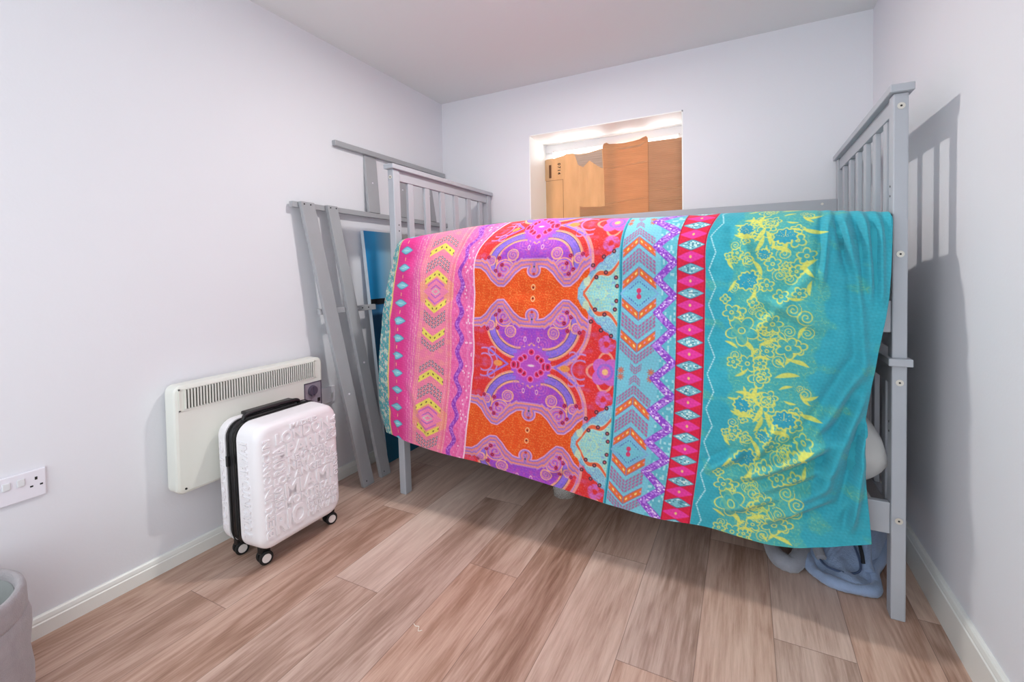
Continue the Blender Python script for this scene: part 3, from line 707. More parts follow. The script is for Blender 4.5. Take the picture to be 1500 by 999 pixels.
def duvet_material():
    m = bpy.data.materials.new('printed_duvet_cotton'); m.use_nodes = True; k = NT(m); b = k.n['Principled BSDF']
    at_ = k.add('ShaderNodeVertexColor', layer_name='print')
    k.ln(at_.outputs['Color'], b.inputs['Base Color']); b.inputs['Roughness'].default_value = .9; b.inputs['Specular IOR Level'].default_value = .15
    b.inputs['Sheen Weight'].default_value = .15
    tc = k.add('ShaderNodeTexCoord'); n = k.add('ShaderNodeTexNoise'); n.inputs['Scale'].default_value = 60; n.inputs['Detail'].default_value = 6
    k.ln(tc.outputs['Object'], n.inputs['Vector']); bp = k.add('ShaderNodeBump'); bp.inputs['Strength'].default_value = .35; bp.inputs['Distance'].default_value = .003
    k.ln(n.outputs['Fac'], bp.inputs['Height']); k.ln(bp.outputs[0], b.inputs['Normal'])
    return m
def grid_quads(nu, nv, off=0, flip=False):
    i, j = np.meshgrid(np.arange(nu - 1), np.arange(nv - 1), indexing='ij')
    a = i * nv + j + off; b = (i + 1) * nv + j + off; c = b + 1; d = a + 1
    q = np.stack([a, b, c, d] if flip else [a, d, c, b], axis=-1).reshape(-1, 4)
    return q
# normals for the back layer
du = np.gradient(G, axis=0); dv = np.gradient(G, axis=1); Nn = np.cross(du, dv); Nn /= np.linalg.norm(Nn, axis=2, keepdims=True) + 1e-9
if Nn[NU // 2, -200, 1] > 0: Nn = -Nn
iu = np.unique(np.concatenate([np.arange(0, NU, 12), [NU - 1]])); iv = np.unique(np.concatenate([np.arange(0, NV, 12), [NV - 1]]))
du_e = np.minimum(np.arange(NU), np.arange(NU)[::-1]) / 25.; dv_e = np.arange(NV)[::-1] / 25.
thick = .008 + .018 * np.clip(np.minimum(du_e[:, None], dv_e[None, :]), 0, 1)
BK = (G - Nn * thick[..., None])
verts = [G.reshape(-1, 3)]; cols = [LIN.reshape(-1, 3)]
quads = [grid_quads(NU, NV)]
off = NU * NV
bk = BK[np.ix_(iu, iv)]; verts.append(bk.reshape(-1, 3)); cols.append(np.tile(np.array(s2l((60, 168, 184))), (bk.shape[0] * bk.shape[1], 1)))
quads.append(grid_quads(len(iu), len(iv), off, flip=True)); off2 = off + len(iu) * len(iv)
# hem strips closing front to back
def strip(idx_front, P_back, base, flip=False):
    n = len(idx_front); verts.append(P_back); cols.append(LIN.reshape(-1, 3)[idx_front])
    a = idx_front[:-1]; b = idx_front[1:]; c = base + np.arange(1, n); d = base + np.arange(n - 1)
    quads.append(np.stack([a, b, c, d] if not flip else [a, d, c, b], axis=-1)); return base + n
ids = np.arange(NU * NV).reshape(NU, NV)
base = off2
base = strip(ids[:, -1], BK[:, -1], base); base = strip(ids[:, 0], BK[:, 0], base, True)
base = strip(ids[0, :], BK[0, :], base, True); base = strip(ids[-1, :], BK[-1, :], base)
vv = np.concatenate(verts).astype(np.float32); cc = np.concatenate(cols); qq = np.concatenate(quads).astype(np.int32)
me = bpy.data.meshes.new('duvet'); me.vertices.add(len(vv)); me.vertices.foreach_set('co', vv.ravel())
me.loops.add(len(qq) * 4); me.loops.foreach_set('vertex_index', qq.ravel())
me.polygons.add(len(qq)); me.polygons.foreach_set('loop_start', np.arange(0, len(qq) * 4, 4, dtype=np.int32))
try: me.polygons.foreach_set('loop_total', np.full(len(qq), 4, dtype=np.int32))
except Exception: pass
me.update(calc_edges=True)
me.polygons.foreach_set('use_smooth', np.ones(len(qq), dtype=bool))
ca_ = me.color_attributes.new('print', 'FLOAT_COLOR', 'POINT')
rgba = np.ones((len(vv), 4), dtype=np.float32); rgba[:, :3] = cc; ca_.data.foreach_set('color', rgba.ravel())
me.materials.append(duvet_material()); me.validate()
dv_o = link(bpy.data.objects.new('duvet', me))
tag(dv_o, 'large multicoloured patterned duvet with pink, orange and teal bands draped over the bunk bed', 'duvet')

# ------------------------------------------------------------------ pillows on the lower bunk
def pillow(name, c, size, rot, label):
    bm = bmesh.new(); n = 22; lay = {}
    for s in (1, -1):
        for i in range(n + 1):
            for j in range(n + 1):
                u = -1 + 2 * i / n; v = -1 + 2 * j / n
                e = (1 - abs(u) ** 3.2) * (1 - abs(v) ** 3.2); t = max(e, 0) ** .42
                px = u * (1 - .05 * (1 - abs(v))) ; py = v * (1 - .05 * (1 - abs(u)))
                edge = i in (0, n) or j in (0, n)
                if edge and s == -1: lay[(s, i, j)] = lay[(1, i, j)]; continue
                w = .02 * math.sin(7 * u + 3 * v) * t
                lay[(s, i, j)] = bm.verts.new((px * size[0] / 2, py * size[1] / 2, s * (t + w) * size[2] / 2))
    for s in (1, -1):
        for i in range(n):
            for j in range(n):
                q = [lay[(s, i, j)], lay[(s, i + 1, j)], lay[(s, i + 1, j + 1)], lay[(s, i, j + 1)]]
                bm.faces.new(q if s == 1 else q[::-1])
    M = Matrix.Translation(Vector(c)) @ Matrix.Rotation(rot[2], 4, 'Z') @ Matrix.Rotation(rot[1], 4, 'Y') @ Matrix.Rotation(rot[0], 4, 'X')
    bm.transform(M); o = build(name, bm, M_pillow, smooth=True); return tag(o, label, 'pillow')
pillow('pillow', (.262, 2.06, .488), (.29, .44, .27), (0, math.radians(4), math.radians(3)), 'plump white pillow at the right end of the lower bunk, lower of the two')
pillow('pillow', (.290, 2.40, .70), (.28, .46, .14), (math.radians(10), math.radians(-14), math.radians(-4)), 'white pillow leaning higher against the slats behind the plump pillow')

# ------------------------------------------------------------------ leaning dismantled bed frame
lf = empty('dismantled_bed_frame', (-1.80, 1.85, 0))
tag(lf, 'grey wooden bed frame pieces leaning on the left wall with two long boards', 'bed frame')
KX = .0966
def lx(z, d=0.): return -1.790 - KX * z + d
def board(bm, pts, d0, d1, mat_=0):
    """pts = four (y,z) corners in the leaning plane; d0..d1 = offsets into the room"""
    hexa(bm, [(lx(z, d0), y, z) for y, z in pts] + [(lx(z, d1), y, z) for y, z in pts], mat_)
def LF(o): return loc(o, lf)
bm = bmesh.new(); board(bm, [(1.489, 1.446), (2.776, 1.446), (2.776, 1.474), (1.489, 1.474)], -.026, -.002); LF(build('rail', bm, M_greyd, lf, wbevel=.002))
bm = bmesh.new(); board(bm, [(1.771, 1.808), (2.776, 1.808), (2.776, 1.838), (1.771, 1.838)], -.006, .020); LF(build('rail', bm, M_greyd, lf, wbevel=.003))
for a0, a1, b0, b1 in ((1.995, 2.090, 1.992, 2.082), (2.262, 2.352, 2.258, 2.345), (2.530, 2.612, 2.560, 2.640)):
    bm = bmesh.new(); board(bm, [(b0, 1.474), (b1, 1.474), (a1, 1.808), (a0, 1.808)], -.016, .002); s_ = LF(build('slat', bm, M_greyd, lf, wbevel=.002))
    bm = bmesh.new(); ym = (a0 + a1 + b0 + b1) / 4; zz_ = 1.65; cyl(bm, (lx(zz_, .003), ym, zz_), (1, 0, 0), .0045, .003, 12)
    sc = build('screw', bm, M_plastic, s_)
for (t0, t1, f0, f1, zs) in ((1.517, 1.596, 1.738, 1.812, .50), (1.676, 1.741, 1.868, 1.940, .64)):
    bm = bmesh.new(); board(bm, [(f0, 0.0012), (f1, 0.0012), (t1, 1.474), (t0, 1.474)], .000, .022)
    b_ = LF(build('board', bm, M_greyd, lf, wbevel=.002))
    ym = f0 + .035 + (t0 - f0) * zs / 1.474
    for c_, r_, m_ in (((lx(zs, .023), ym, zs), .005, M_plastic), ((lx(.03, .0225), f0 + .02, .03), .003, M_hole), ((lx(1.462, .0225), t0 + .018, 1.462), .0035, M_hole), ((lx(1.462, .0225), t0 + .055, 1.462), .0035, M_hole)):
        bm = bmesh.new(); cyl(bm, c_, (1, 0, 0), r_, .003, 12); build('screw', bm, m_, b_)
bm = bmesh.new(); board(bm, [(1.585, .916), (1.972, .914), (1.972, .944), (1.585, .944)], -.022, -.001); LF(build('crossbar', bm, M_greyd, lf, wbevel=.002))
for y in (1.835, 1.87, 1.915):
    bm = bmesh.new(); cyl(bm, (lx(.93, -.0005), y, .93), (1, 0, 0), .004, .002, 12); LF(build('screw', bm, M_plastic if y < 1.85 else M_hole, lf))

# ------------------------------------------------------------------ blue canvas picture behind the bed
def canvas_material():
    m = bpy.data.materials.new('blue_canvas_print'); m.use_nodes = True; k = NT(m); b = k.n['Principled BSDF']
    tc = k.add('ShaderNodeTexCoord'); sp = k.add('ShaderNodeSeparateXYZ'); k.ln(tc.outputs['Generated'], sp.inputs[0])
    cr = k.add('ShaderNodeValToRGB'); e = cr.color_ramp.elements
    e[0].position = 0; e[0].color = (*s2l((6, 132, 196)), 1); e[1].position = 1; e[1].color = (*s2l((214, 196, 190)), 1)
    x = e.new(.10); x.color = (*s2l((28, 150, 206)), 1); x = e.new(.24); x.color = (*s2l((146, 176, 192)), 1); x = e.new(.4); x.color = (*s2l((196, 190, 188)), 1)
    k.ln(sp.outputs['Y'], cr.inputs['Fac'])
    cr2 = k.add('ShaderNodeValToRGB'); cr2.color_ramp.interpolation = 'CONSTANT'; e = cr2.color_ramp.elements
    e[0].position = 0; e[0].color = (1, 1, 1, 1); e[1].position = .708; e[1].color = (0, 0, 0, 1)
    k.ln(sp.outputs['Z'], cr2.inputs['Fac'])
    sea = k.add('ShaderNodeValToRGB'); e = sea.color_ramp.elements; e[0].position = 0; e[0].color = (*s2l((8, 92, 124)), 1); e[1].position = .64; e[1].color = (*s2l((20, 60, 92)), 1)
    x = e.new(.40); x.color = (*s2l((10, 84, 120)), 1); x = e.new(.655); x.color = (*s2l((70, 140, 190)), 1); x = e.new(.684); x.color = (*s2l((50, 120, 170)), 1); x = e.new(.690); x.color = (*s2l((14, 16, 22)), 1)
    k.ln(sp.outputs['Z'], sea.inputs['Fac'])
    mx = k.add('ShaderNodeMix', data_type='RGBA'); k.ln(cr2.outputs[0], mx.inputs['Factor']); k.ln(cr.outputs[0], mx.inputs['A']); k.ln(sea.outputs[0], mx.inputs['B'])
    k.ln(mx.outputs['Result'], b.inputs['Base Color']); b.inputs['Roughness'].default_value = .45
    return m
cv = empty('canvas_picture', (-1.88, 2.35, 0))
tag(cv, 'tall blue canvas picture leaning on the left wall behind the bed', 'picture')
bm = bmesh.new()
def cx_(z): return -1.868 - .050 * z
def cvy(z): return 1.945 + .060 * (1.36 - z)
hexa(bm, [(cx_(0) - .020, cvy(0), .002), (cx_(0) - .020, 2.76, .002), (cx_(0), 2.76, .002), (cx_(0), cvy(0), .002),
          (cx_(1.365) - .020, cvy(1.365), 1.365), (cx_(1.365) - .020, 2.72, 1.365), (cx_(1.365), 2.72, 1.365), (cx_(1.365), cvy(1.365), 1.365)])
loc(build('printed_canvas', bm, canvas_material(), cv), cv)
M_dk = mat('dark_print', (24, 24, 34), .5); M_gy = mat('grey_print', (112, 116, 128), .5)
bm = bmesh.new()
def cvbox(bm, y0, y1, z0, z1, mi): hexa(bm, [(cx_(z0), y0, z0), (cx_(z0), y1, z0), (cx_(z1), y1, z1), (cx_(z1), y0, z1), (cx_(z0) + .0008, y0, z0), (cx_(z0) + .0008, y1, z0), (cx_(z1) + .0008, y1, z1), (cx_(z1) + .0008, y0, z1)], mi)
cvbox(bm, 2.225, 2.245, 1.22, 1.335, 0); cvbox(bm, 2.38, 2.46, 1.29, 1.335, 1); cvbox(bm, 2.02, 2.70, .938, .962, 0)
loc(build('print_detail', bm, [M_dk, M_gy], cv), cv)
M_side = mat('canvas_side', (206, 216, 226), .6)
bm = bmesh.new()
hexa(bm, [(cx_(0) - .020, cvy(0) - .003, .002), (cx_(0) + .001, cvy(0) - .003, .002), (cx_(0) + .001, cvy(0), .002), (cx_(0) - .020, cvy(0), .002),
          (cx_(1.365) - .020, cvy(1.365) - .003, 1.365), (cx_(1.365) + .001, cvy(1.365) - .003, 1.365), (cx_(1.365) + .001, cvy(1.365), 1.365), (cx_(1.365) - .020, cvy(1.365), 1.365)])
loc(build('canvas_edge', bm, M_side, cv), cv)

# ------------------------------------------------------------------ electric panel heater
ht_e = empty('panel_heater', (XL, 1.26, .29))
tag(ht_e, 'cream electric panel heater with top grille mounted on the left wall', 'heater')
HX = -1.882
bm = bmesh.new()
def heater_ring(x, g, r): return [(x, y, z) for y, z in rrect(.925 + g, 1.590 - g, .296 + g, .708 - g, r, 6)]
rings = [heater_ring(XL + .012, .012, .02), heater_ring(XL + .03, .0, .028), heater_ring(HX - .010, .0, .028), heater_ring(HX - .003, .004, .026), heater_ring(HX, .012, .022)]
R_ = [[bm.verts.new(p) for p in r] for r in rings]
for a, b in zip(R_, R_[1:]):
    for i in range(len(a)): bm.faces.new((a[i], a[(i + 1) % len(a)], b[(i + 1) % len(a)], b[i]))
bm.faces.new(R_[0][::-1]); bm.faces.new(R_[-1])
hb = loc(build('casing', bm, M_heater, ht_e, smooth=False, wbevel=0), ht_e)
bm = bmesh.new(); box(bm, XL, XL + .014, 1.02, 1.50, .34, .64); loc(build('wall_bracket', bm, M_heater_in, ht_e), ht_e)
# grille: raised border, dark inside, fins
bm = bmesh.new(); g0, g1, gz0, gz1 = .962, 1.535, .618, .690
box(bm, HX, HX + .0012, g0, g1, gz0, gz1); loc(build('grille_opening', bm, M_heater_in, ht_e), ht_e)
bm = bmesh.new()
for a, b, c, d in ((g0 - .022, g1 + .012, gz1 + .001, gz1 + .006), (g0 - .022, g1 + .012, gz0 - .007, gz0 - .002), (g0 - .022, g0 - .017, gz0 - .007, gz1 + .006), (g1 + .008, g1 + .012, gz0 - .007, gz1 + .006)):
    box(bm, HX - .001, HX + .0028, a, b, c, d)
NF = 52
for i in range(NF + 1):
    y = g0 + (g1 - g0) * i / NF; box(bm, HX - .001, HX + .006, y - .0024, y + .0024, gz0, gz1)
loc(build('grille', bm, M_heater, ht_e), ht_e)
cp = empty('control_panel', (HX, 1.53, .52)); cp.parent = ht_e; cp.matrix_parent_inverse = Matrix.Translation(-Vector(ht_e.location))
def CP(o): o.matrix_parent_inverse = Matrix.Translation(-Vector((HX, 1.53, .52))); return o
bm = bmesh.new(); box(bm, HX - .001, HX + .002, 1.484, 1.578, .452, .592, 0); CP(build('plate', bm, M_panel, cp))
bm = bmesh.new()
for a, b, c, d in ((1.482, 1.580, .589, .593), (1.482, 1.485, .451, .593), (1.576, 1.580, .451, .593), (1.482, 1.580, .450, .453)): box(bm, HX, HX + .004, a, b, c, d)
box(bm, HX, HX + .0028, 1.500, 1.545, .478, .484); CP(build('plate_border', bm, M_panel_d, cp))
bm = bmesh.new(); cyl(bm, (HX + .008, 1.527, .553), (1, 0, 0), .026, .014, 28, 0, .022); box(bm, HX + .014, HX + .019, 1.524, 1.530, .533, .573, 0); CP(build('thermostat_knob', bm, M_panel_d, cp))
bm = bmesh.new(); box(bm, HX, HX + .006, 1.556, 1.569, .492, .510); CP(build('rocker_switch', bm, M_black, cp))
for y, z in ((.955, .316), (1.555, .316)):
    bm = bmesh.new(); cyl(bm, (HX + .001, y, z), (1, 0, 0), .004, .003, 12); loc(build('casing_screw', bm, M_hole, ht_e), ht_e)

# ------------------------------------------------------------------ wall sockets
sp_e = empty('fused_spur', (XL, 1.70, .48)); tag(sp_e, 'white fused switch plate on the wall just right of the heater', 'switch')
bm = bmesh.new(); box(bm, XL, XL + .010, 1.655, 1.741, .437, .523); loc(build('face_plate', bm, M_plastic, sp_e, wbevel=.003), sp_e)
bm = bmesh.new(); box(bm, XL + .009, XL + .015, 1.705, 1.722, .462, .490); loc(build('rocker', bm, M_switch, sp_e, wbevel=.0015), sp_e)
so = empty('double_socket', (XL, .525, .48)); tag(so, 'white double plug socket low on the left wall above the fabric basket', 'socket')
bm = bmesh.new(); box(bm, XL, XL + .010, .452, .598, .439, .525); loc(build('face_plate', bm, M_plastic, so, wbevel=.003), so)
for yc in (.510, .541):
    bm = bmesh.new(); box(bm, XL + .009, XL + .0145, yc - .0085, yc + .0085, .486, .508); loc(build('rocker', bm, M_switch, so, wbevel=.002), so)
for y0 in (.575, .476):
    for a, b, c, d in ((-.003, .003, .494, .503), (-.014, -.007, .474, .479), (.008, .015, .474, .479)):
        bm = bmesh.new(); box(bm, XL + .0098, XL + .0106, y0 + a, y0 + b, c, d); loc(build('pin_hole', bm, M_hole, so), so)

# ------------------------------------------------------------------ suitcase
sc_e = empty('cabin_suitcase', (-1.71, 1.25, 0))
tag(sc_e, 'white hard-shell cabin suitcase embossed with city names standing by the heater', 'suitcase')
SY0, SY1, SZ0, SZ1 = 1.050, 1.442, .070, .553
def shear(co): co.x -= (co.z - .10) * .035; return co
def SC(o): return loc(o, sc_e)
def shell_half(name, xs, m):
    """stack of rounded-rectangle rings: (x, inset, corner radius)"""
    bm = bmesh.new(); rs = []
    for x, g, r in xs: rs.append([bm.verts.new((x, y, z)) for y, z in rrect(SY0 + g, SY1 - g, SZ0 + g, SZ1 - g, r, 8)])
    for a, b in zip(rs, rs[1:]):
        for i in range(len(a)): bm.faces.new((a[i], a[(i + 1) % len(a)], b[(i + 1) % len(a)], b[i]))
    bm.faces.new(rs[0][::-1]); bm.faces.new(rs[-1])
    for v in bm.verts: shear(v.co)
    o = SC(build(name, bm, m, sc_e, smooth=True)); md = o.modifiers.new('split', 'EDGE_SPLIT'); md.split_angle = 1.0
    return o
FXs = -1.598
fsx = [(-1.705, .0, .062), (-1.700, .0, .062), (-1.640, .003, .060)]
for i in range(7):
    a = i / 6 * PI / 2; fsx.append((FXs - .030 + .030 * math.sin(a), .004 + .030 * (1 - math.cos(a)), .060 - .02 * (1 - math.cos(a))))
front_shell = shell_half('front_shell', fsx, M_shell)
bsx = [(-1.778, .0, .062), (-1.790, .0, .062)] + [(-1.815 - .025 * math.sin(i / 5 * PI / 2), .002 + .025 * (1 - math.cos(i / 5 * PI / 2)), .060 - .02 * (1 - math.cos(i / 5 * PI / 2))) for i in range(6)]
back_shell = shell_half('back_shell', bsx, M_shell)
band_ = shell_half('zip_band', [(-1.780, .0045, .060), (-1.750, .001, .062), (-1.745, .005, .060), (-1.737, .005, .060), (-1.732, .001, .062), (-1.703, .0045, .060)], M_black)
bm = bmesh.new()
for x in (-1.724, -1.758):
    tube(bm, [shear(Vector((x, y, z))) for y, z in rrect(SY0 - .001, SY1 + .001, SZ0 - .001, SZ1 + .001, .062, 8)], .0022, 8, closed=True)
z_ = build('zip', bm, M_rubber, band_, smooth=True)
bm = bmesh.new(); box(bm, -1.766, -1.752, SY0 - .009, SY0 + .001, .385, .425)
for v in bm.verts: shear(v.co)
SC(build('zip_lock', bm, M_black, sc_e, wbevel=.002))
# side grab handle on top and the telescopic handle housing
bm = bmesh.new(); tube(bm, [shear(Vector(p)) for p in spline([(-1.742, 1.105, .548), (-1.742, 1.109, .562), (-1.742, 1.13, .569), (-1.742, 1.24, .571), (-1.742, 1.33, .569), (-1.742, 1.352, .562), (-1.742, 1.356, .548)], 6)], .0085, 10)
SC(build('carry_handle', bm, M_black, sc_e, smooth=True))
bm = bmesh.new(); box(bm, -1.815, -1.772, 1.14, 1.36, .553, .566)
for v in bm.verts: shear(v.co)
SC(build('telescopic_handle', bm, M_black, sc_e, wbevel=.004))
# embossed words
def word(bm_all, txt, y0, y1, z0, z1, rot=False, x=None, side=False, h=.0048, off_=.030):
    cu = bpy.data.curves.new('w', 'FONT'); cu.body = txt; cu.extrude = .02; cu.offset = off_; cu.resolution_u = 3; cu.bevel_depth = .0
    ob = bpy.data.objects.new('w', cu); COL.objects.link(ob)
    dg = bpy.context.evaluated_depsgraph_get(); m_ = bpy.data.meshes.new_from_object(ob.evaluated_get(dg))
    COL.objects.unlink(ob); bpy.data.objects.remove(ob); 
    n = len(m_.vertices); co = np.zeros(n * 3); m_.vertices.foreach_get('co', co); co = co.reshape(-1, 3)
    mn = co.min(0); mx_ = co.max(0); q = (co - mn) / np.maximum(mx_ - mn, 1e-9)
    if rot: a, b = 1 - q[:, 1], q[:, 0]                  # reads upwards
    else: a, b = q[:, 0], q[:, 1]
    out = np.zeros_like(co)
    if not side:
        out[:, 1] = y0 + a * (y1 - y0); out[:, 2] = z0 + b * (z1 - z0)
        r_ = .055; cy_, cz_ = (SY0 + SY1) / 2, (SZ0 + SZ1) / 2
        qx = np.abs(out[:, 1] - cy_) - ((SY1 - SY0) / 2 - .004 - r_); qz = np.abs(out[:, 2] - cz_) - ((SZ1 - SZ0) / 2 - .004 - r_)
        dd = -(np.hypot(np.maximum(qx, 0), np.maximum(qz, 0)) + np.minimum(np.maximum(qx, qz), 0) - r_)
        dd = np.clip(dd, 0, .030); base_ = FXs - .030 + np.sqrt(np.maximum(.030 ** 2 - (.030 - dd) ** 2, 0))
        out[:, 0] = base_ - .0012 + q[:, 2] * (h + .0012)
    else:                                                 # on the narrow side; y0, y1 are x here
        out[:, 0] = y0 + a * (y1 - y0); out[:, 2] = z0 + b * (z1 - z0); out[:, 1] = SY0 + .004 - q[:, 2] * (h + .0025)
    vs = [bm_all.verts.new(shear(Vector(p))) for p in out]
    for p in m_.polygons:
        try: bm_all.faces.new([vs[i] for i in p.vertices])
        except ValueError: pass
    bpy.data.meshes.remove(m_)
bm = bmesh.new()
w_ = lambda *a, **k: word(bm, *a, **k)
for t_, a_, b_, c_, d_ in (('MADRID', 1.200, 1.330, .506, .524), ('LONDON', 1.135, 1.388, .458, .503), ('PARIS', 1.180, 1.366, .402, .453),
                           ('NEW YORK', 1.186, 1.376, .376, .397), ('NEW YORK', 1.186, 1.412, .340, .371), ('LOS ANGELES', 1.118, 1.398, .306, .335),
                           ('MIAMI', 1.164, 1.392, .243, .301), ('MONTREAL', 1.160, 1.400, .205, .238), ('BARBADOS', 1.262, 1.415, .182, .201),
                           ('PUNTA CANA', 1.262, 1.415, .156, .178), ('HAWAII', 1.262, 1.405, .124, .152), ('RIO', 1.118, 1.254, .120, .200)):
    w_(t_, a_, b_, c_, d_)
for t_, a_, b_, c_, d_ in (('CANCUN', 1.080, 1.110, .325, .492), ('BERLIN', 1.080, 1.110, .122, .318), ('ROMA', 1.120, 1.172, .345, .450),
                           ('TOKYO', 1.118, 1.156, .208, .300), ('SYDNEY', 1.372, 1.402, .404, .452), ('ORLANDO', 1.400, 1.424, .240, .336), ('LIMA', 1.396, 1.424, .402, .500)):
    w_(t_, a_, b_, c_, d_, rot=True)
lt_ = build('embossed_lettering', bm, M_shell, front_shell, recalc=False)
bm = bmesh.new()
word(bm, 'TORONTO', -1.690, -1.640, .130, .345, rot=True, side=True); word(bm, 'HAWAII', -1.690, -1.645, .355, .490, rot=True, side=True)
l2 = build('side_lettering', bm, M_shell, front_shell, recalc=False)
bm = bmesh.new()
word(bm, 'TORONTO', -1.812, -1.788, .13, .48, rot=True, side=True, off_=0.)
l3 = build('side_lettering', bm, M_shell, back_shell, recalc=False)
# wheels
for wx, wy in ((-1.664, 1.112), (-1.664, 1.425), (-1.812, 1.112), (-1.812, 1.425)):
    bm = bmesh.new(); box(bm, wx - .016, wx + .010, wy - .020, wy + .020, .040, .082); cyl(bm, (wx, wy, .075), (0, 0, 1), .024, .012, 20)
    fk = SC(build('wheel_fork', bm, M_black, sc_e, wbevel=.004))
    ax_ = Vector((1, -.25, 0)).normalized()
    bm = bmesh.new()
    for s in (-1, 1):
        c = Vector((wx, wy, .0262)) + ax_ * (.013 * s)
        cyl(bm, c, ax_, .026, .014, 28, 0)
    wl = SC(build('wheel', bm, M_rubber, sc_e, wbevel=.003))
    for s_ in (-1, 1):
        bm = bmesh.new(); cyl(bm, Vector((wx, wy, .0262)) + ax_ * .0205 * s_, ax_, .0165, .003, 24); hu = build('wheel_hub', bm, M_hub, wl)
        hu['label'] = 'cream wheel hub'

# ------------------------------------------------------------------ cardboard over the window
YC = WY - .012
def cardboard(name, poly, y, t, m, label, group=None):
    e = empty(name, (sum(p[0] for p in poly) / len(poly), y, min(p[1] for p in poly)))
    tag(e, label, 'cardboard')
    bm = bmesh.new(); prism(bm, poly, 'y', y - t, y)
    loc(build('sheet', bm, m, e), e); return e
low = WZ0 + .02
cA = cardboard('cardboard_sheet', [(-1.266, 1.905), (-1.250, 1.911), (-1.19, 1.912), (-1.128, 1.921), (-1.105, 1.930), (-1.060, 1.928), (-1.02, 1.918), (-.95, 1.918), (-.900, 1.926), (-.850, 1.934), (-.842, 1.92), (-.840, 1.75), (-.828, 1.60), (-.826, low), (-1.260, low), (-1.262, 1.76), (-1.267, 1.76)], YC, .005, M_cardA, 'pale tan cardboard with a printed code covering the left of the window')
cB = cardboard('cardboard_sheet', [(-.846, 1.945), (-.835, 1.962), (-.818, 1.966), (-.80, 1.955), (-.75, 1.950), (-.70, 1.949), (-.64, 1.952), (-.60, 1.958), (-.582, 1.966), (-.560, 1.972), (-.552, 1.962), (-.548, 1.945), (-.546, low), (-.828, low), (-.834, 1.60), (-.838, 1.76), (-.842, 1.88)], YC - .008, .006, M_cardB, 'orange brown cardboard in the middle of the window with a torn top edge')
cC = cardboard('cardboard_sheet', [(-.551, 1.935), (-.345, 1.932), (-.336, 1.92), (-.336, low), (-.551, low)], YC - .006, .005, M_cardC, 'duller brown cardboard covering the right of the window')
cD = cardboard('cardboard_sheet', [(-1.010, 1.560), (-.99, 1.552), (-.92, 1.548), (-.86, 1.545), (-.829, 1.548), (-.829, low + .002), (-1.006, low + .002)], YC - .006, .005, M_cardB, 'small brown cardboard piece low between the tan and orange pieces')
def onC(o, e): return loc(o, e)
M_crease = card_mat('cardboard_crease', (226, 184, 144), 10)
for z, t in ((1.79, .003), (1.56, .003)):   # folds on the middle and right sheets
    bm = bmesh.new(); hexa(bm, [(-.828, YC - .0152, z), (-.555, YC - .0152, z + .018), (-.555, YC - .0135, z + .018), (-.828, YC - .0135, z), (-.828, YC - .0152, z + t), (-.555, YC - .0152, z + t + .018), (-.555, YC - .0135, z + t + .018), (-.828, YC - .0135, z + t)])
    onC(build('crease', bm, M_crease, cB), cB)
bm = bmesh.new()
tear = [(-.74, 1.920), (-.70, 1.915), (-.66, 1.922), (-.62, 1.917), (-.58, 1.930), (-.56, 1.938), (-.58, 1.924), (-.60, 1.909), (-.64, 1.912), (-.68, 1.905), (-.72, 1.911)]
prism(bm, tear, 'y', YC - .0155, YC - .0135); onC(build('torn_paper', bm, M_crease, cB), cB)
for z in (1.62, 1.55):
    bm = bmesh.new(); hexa(bm, [(-.545, YC - .0122, z), (-.338, YC - .0122, z + .006), (-.338, YC - .0105, z + .006), (-.545, YC - .0105, z), (-.545, YC - .0122, z + .003), (-.338, YC - .0122, z + .009), (-.338, YC - .0105, z + .009), (-.545, YC - .0105, z + .003)])
    onC(build('crease', bm, M_crease, cC), cC)
bm = bmesh.new()
prism(bm, [(-1.045, 1.921), (-1.02, 1.912), (-.95, 1.912), (-.90, 1.920), (-.852, 1.928), (-.846, 1.80), (-.88, 1.82), (-.94, 1.865), (-.985, 1.825), (-1.02, 1.845)], 'y', YC - .0066, YC - .0045)
onC(build('rubbed_patch', bm, M_cardT, cA), cA)
bm = bmesh.new()
# dark stamped block and the vertical code
box(bm, -1.236, -1.219, YC - .0058, YC - .0045, 1.776, 1.868, 1)
for a, b in ((-1.262, 1.758), (-1.135, 1.470)):
    pass
box(bm, -1.262, -1.132, YC - .0056, YC - .0045, 1.756, 1.758, 1); box(bm, -1.133, -1.131, YC - .0056, YC - .0045, low, 1.758, 1)
def code(txt, cx, cz, size):
    cu = bpy.data.curves.new('w', 'FONT'); cu.body = txt; cu.extrude = .001; cu.offset = .03; cu.size = 1; cu.space_character = 1.35
    ob = bpy.data.objects.new('w', cu); COL.objects.link(ob); dg = bpy.context.evaluated_depsgraph_get(); m_ = bpy.data.meshes.new_from_object(ob.evaluated_get(dg))
    COL.objects.unlink(ob); bpy.data.objects.remove(ob)
    xs = [v.co.x for v in m_.vertices]; ys = [v.co.y for v in m_.vertices]; L = max(xs) - min(xs)
    vs = []
    for v in m_.vertices:
        u = (v.co.x - min(xs)) / L; t = (v.co.y - min(ys)) / (max(ys) - min(ys))
        vs.append(bm.verts.new((cx + (t - .5) * .022, YC - .0056 + (v.co.z > 0) * .0012, cz - (u - .5) * size)))
    for p in m_.polygons:
        try: bm.faces.new([vs[i] for i in p.vertices])
        except ValueError: pass
code('0714', -1.160, 1.835, .080)
onC(build('printed_code', bm, [M_ink, M_ink2], cA), cA)

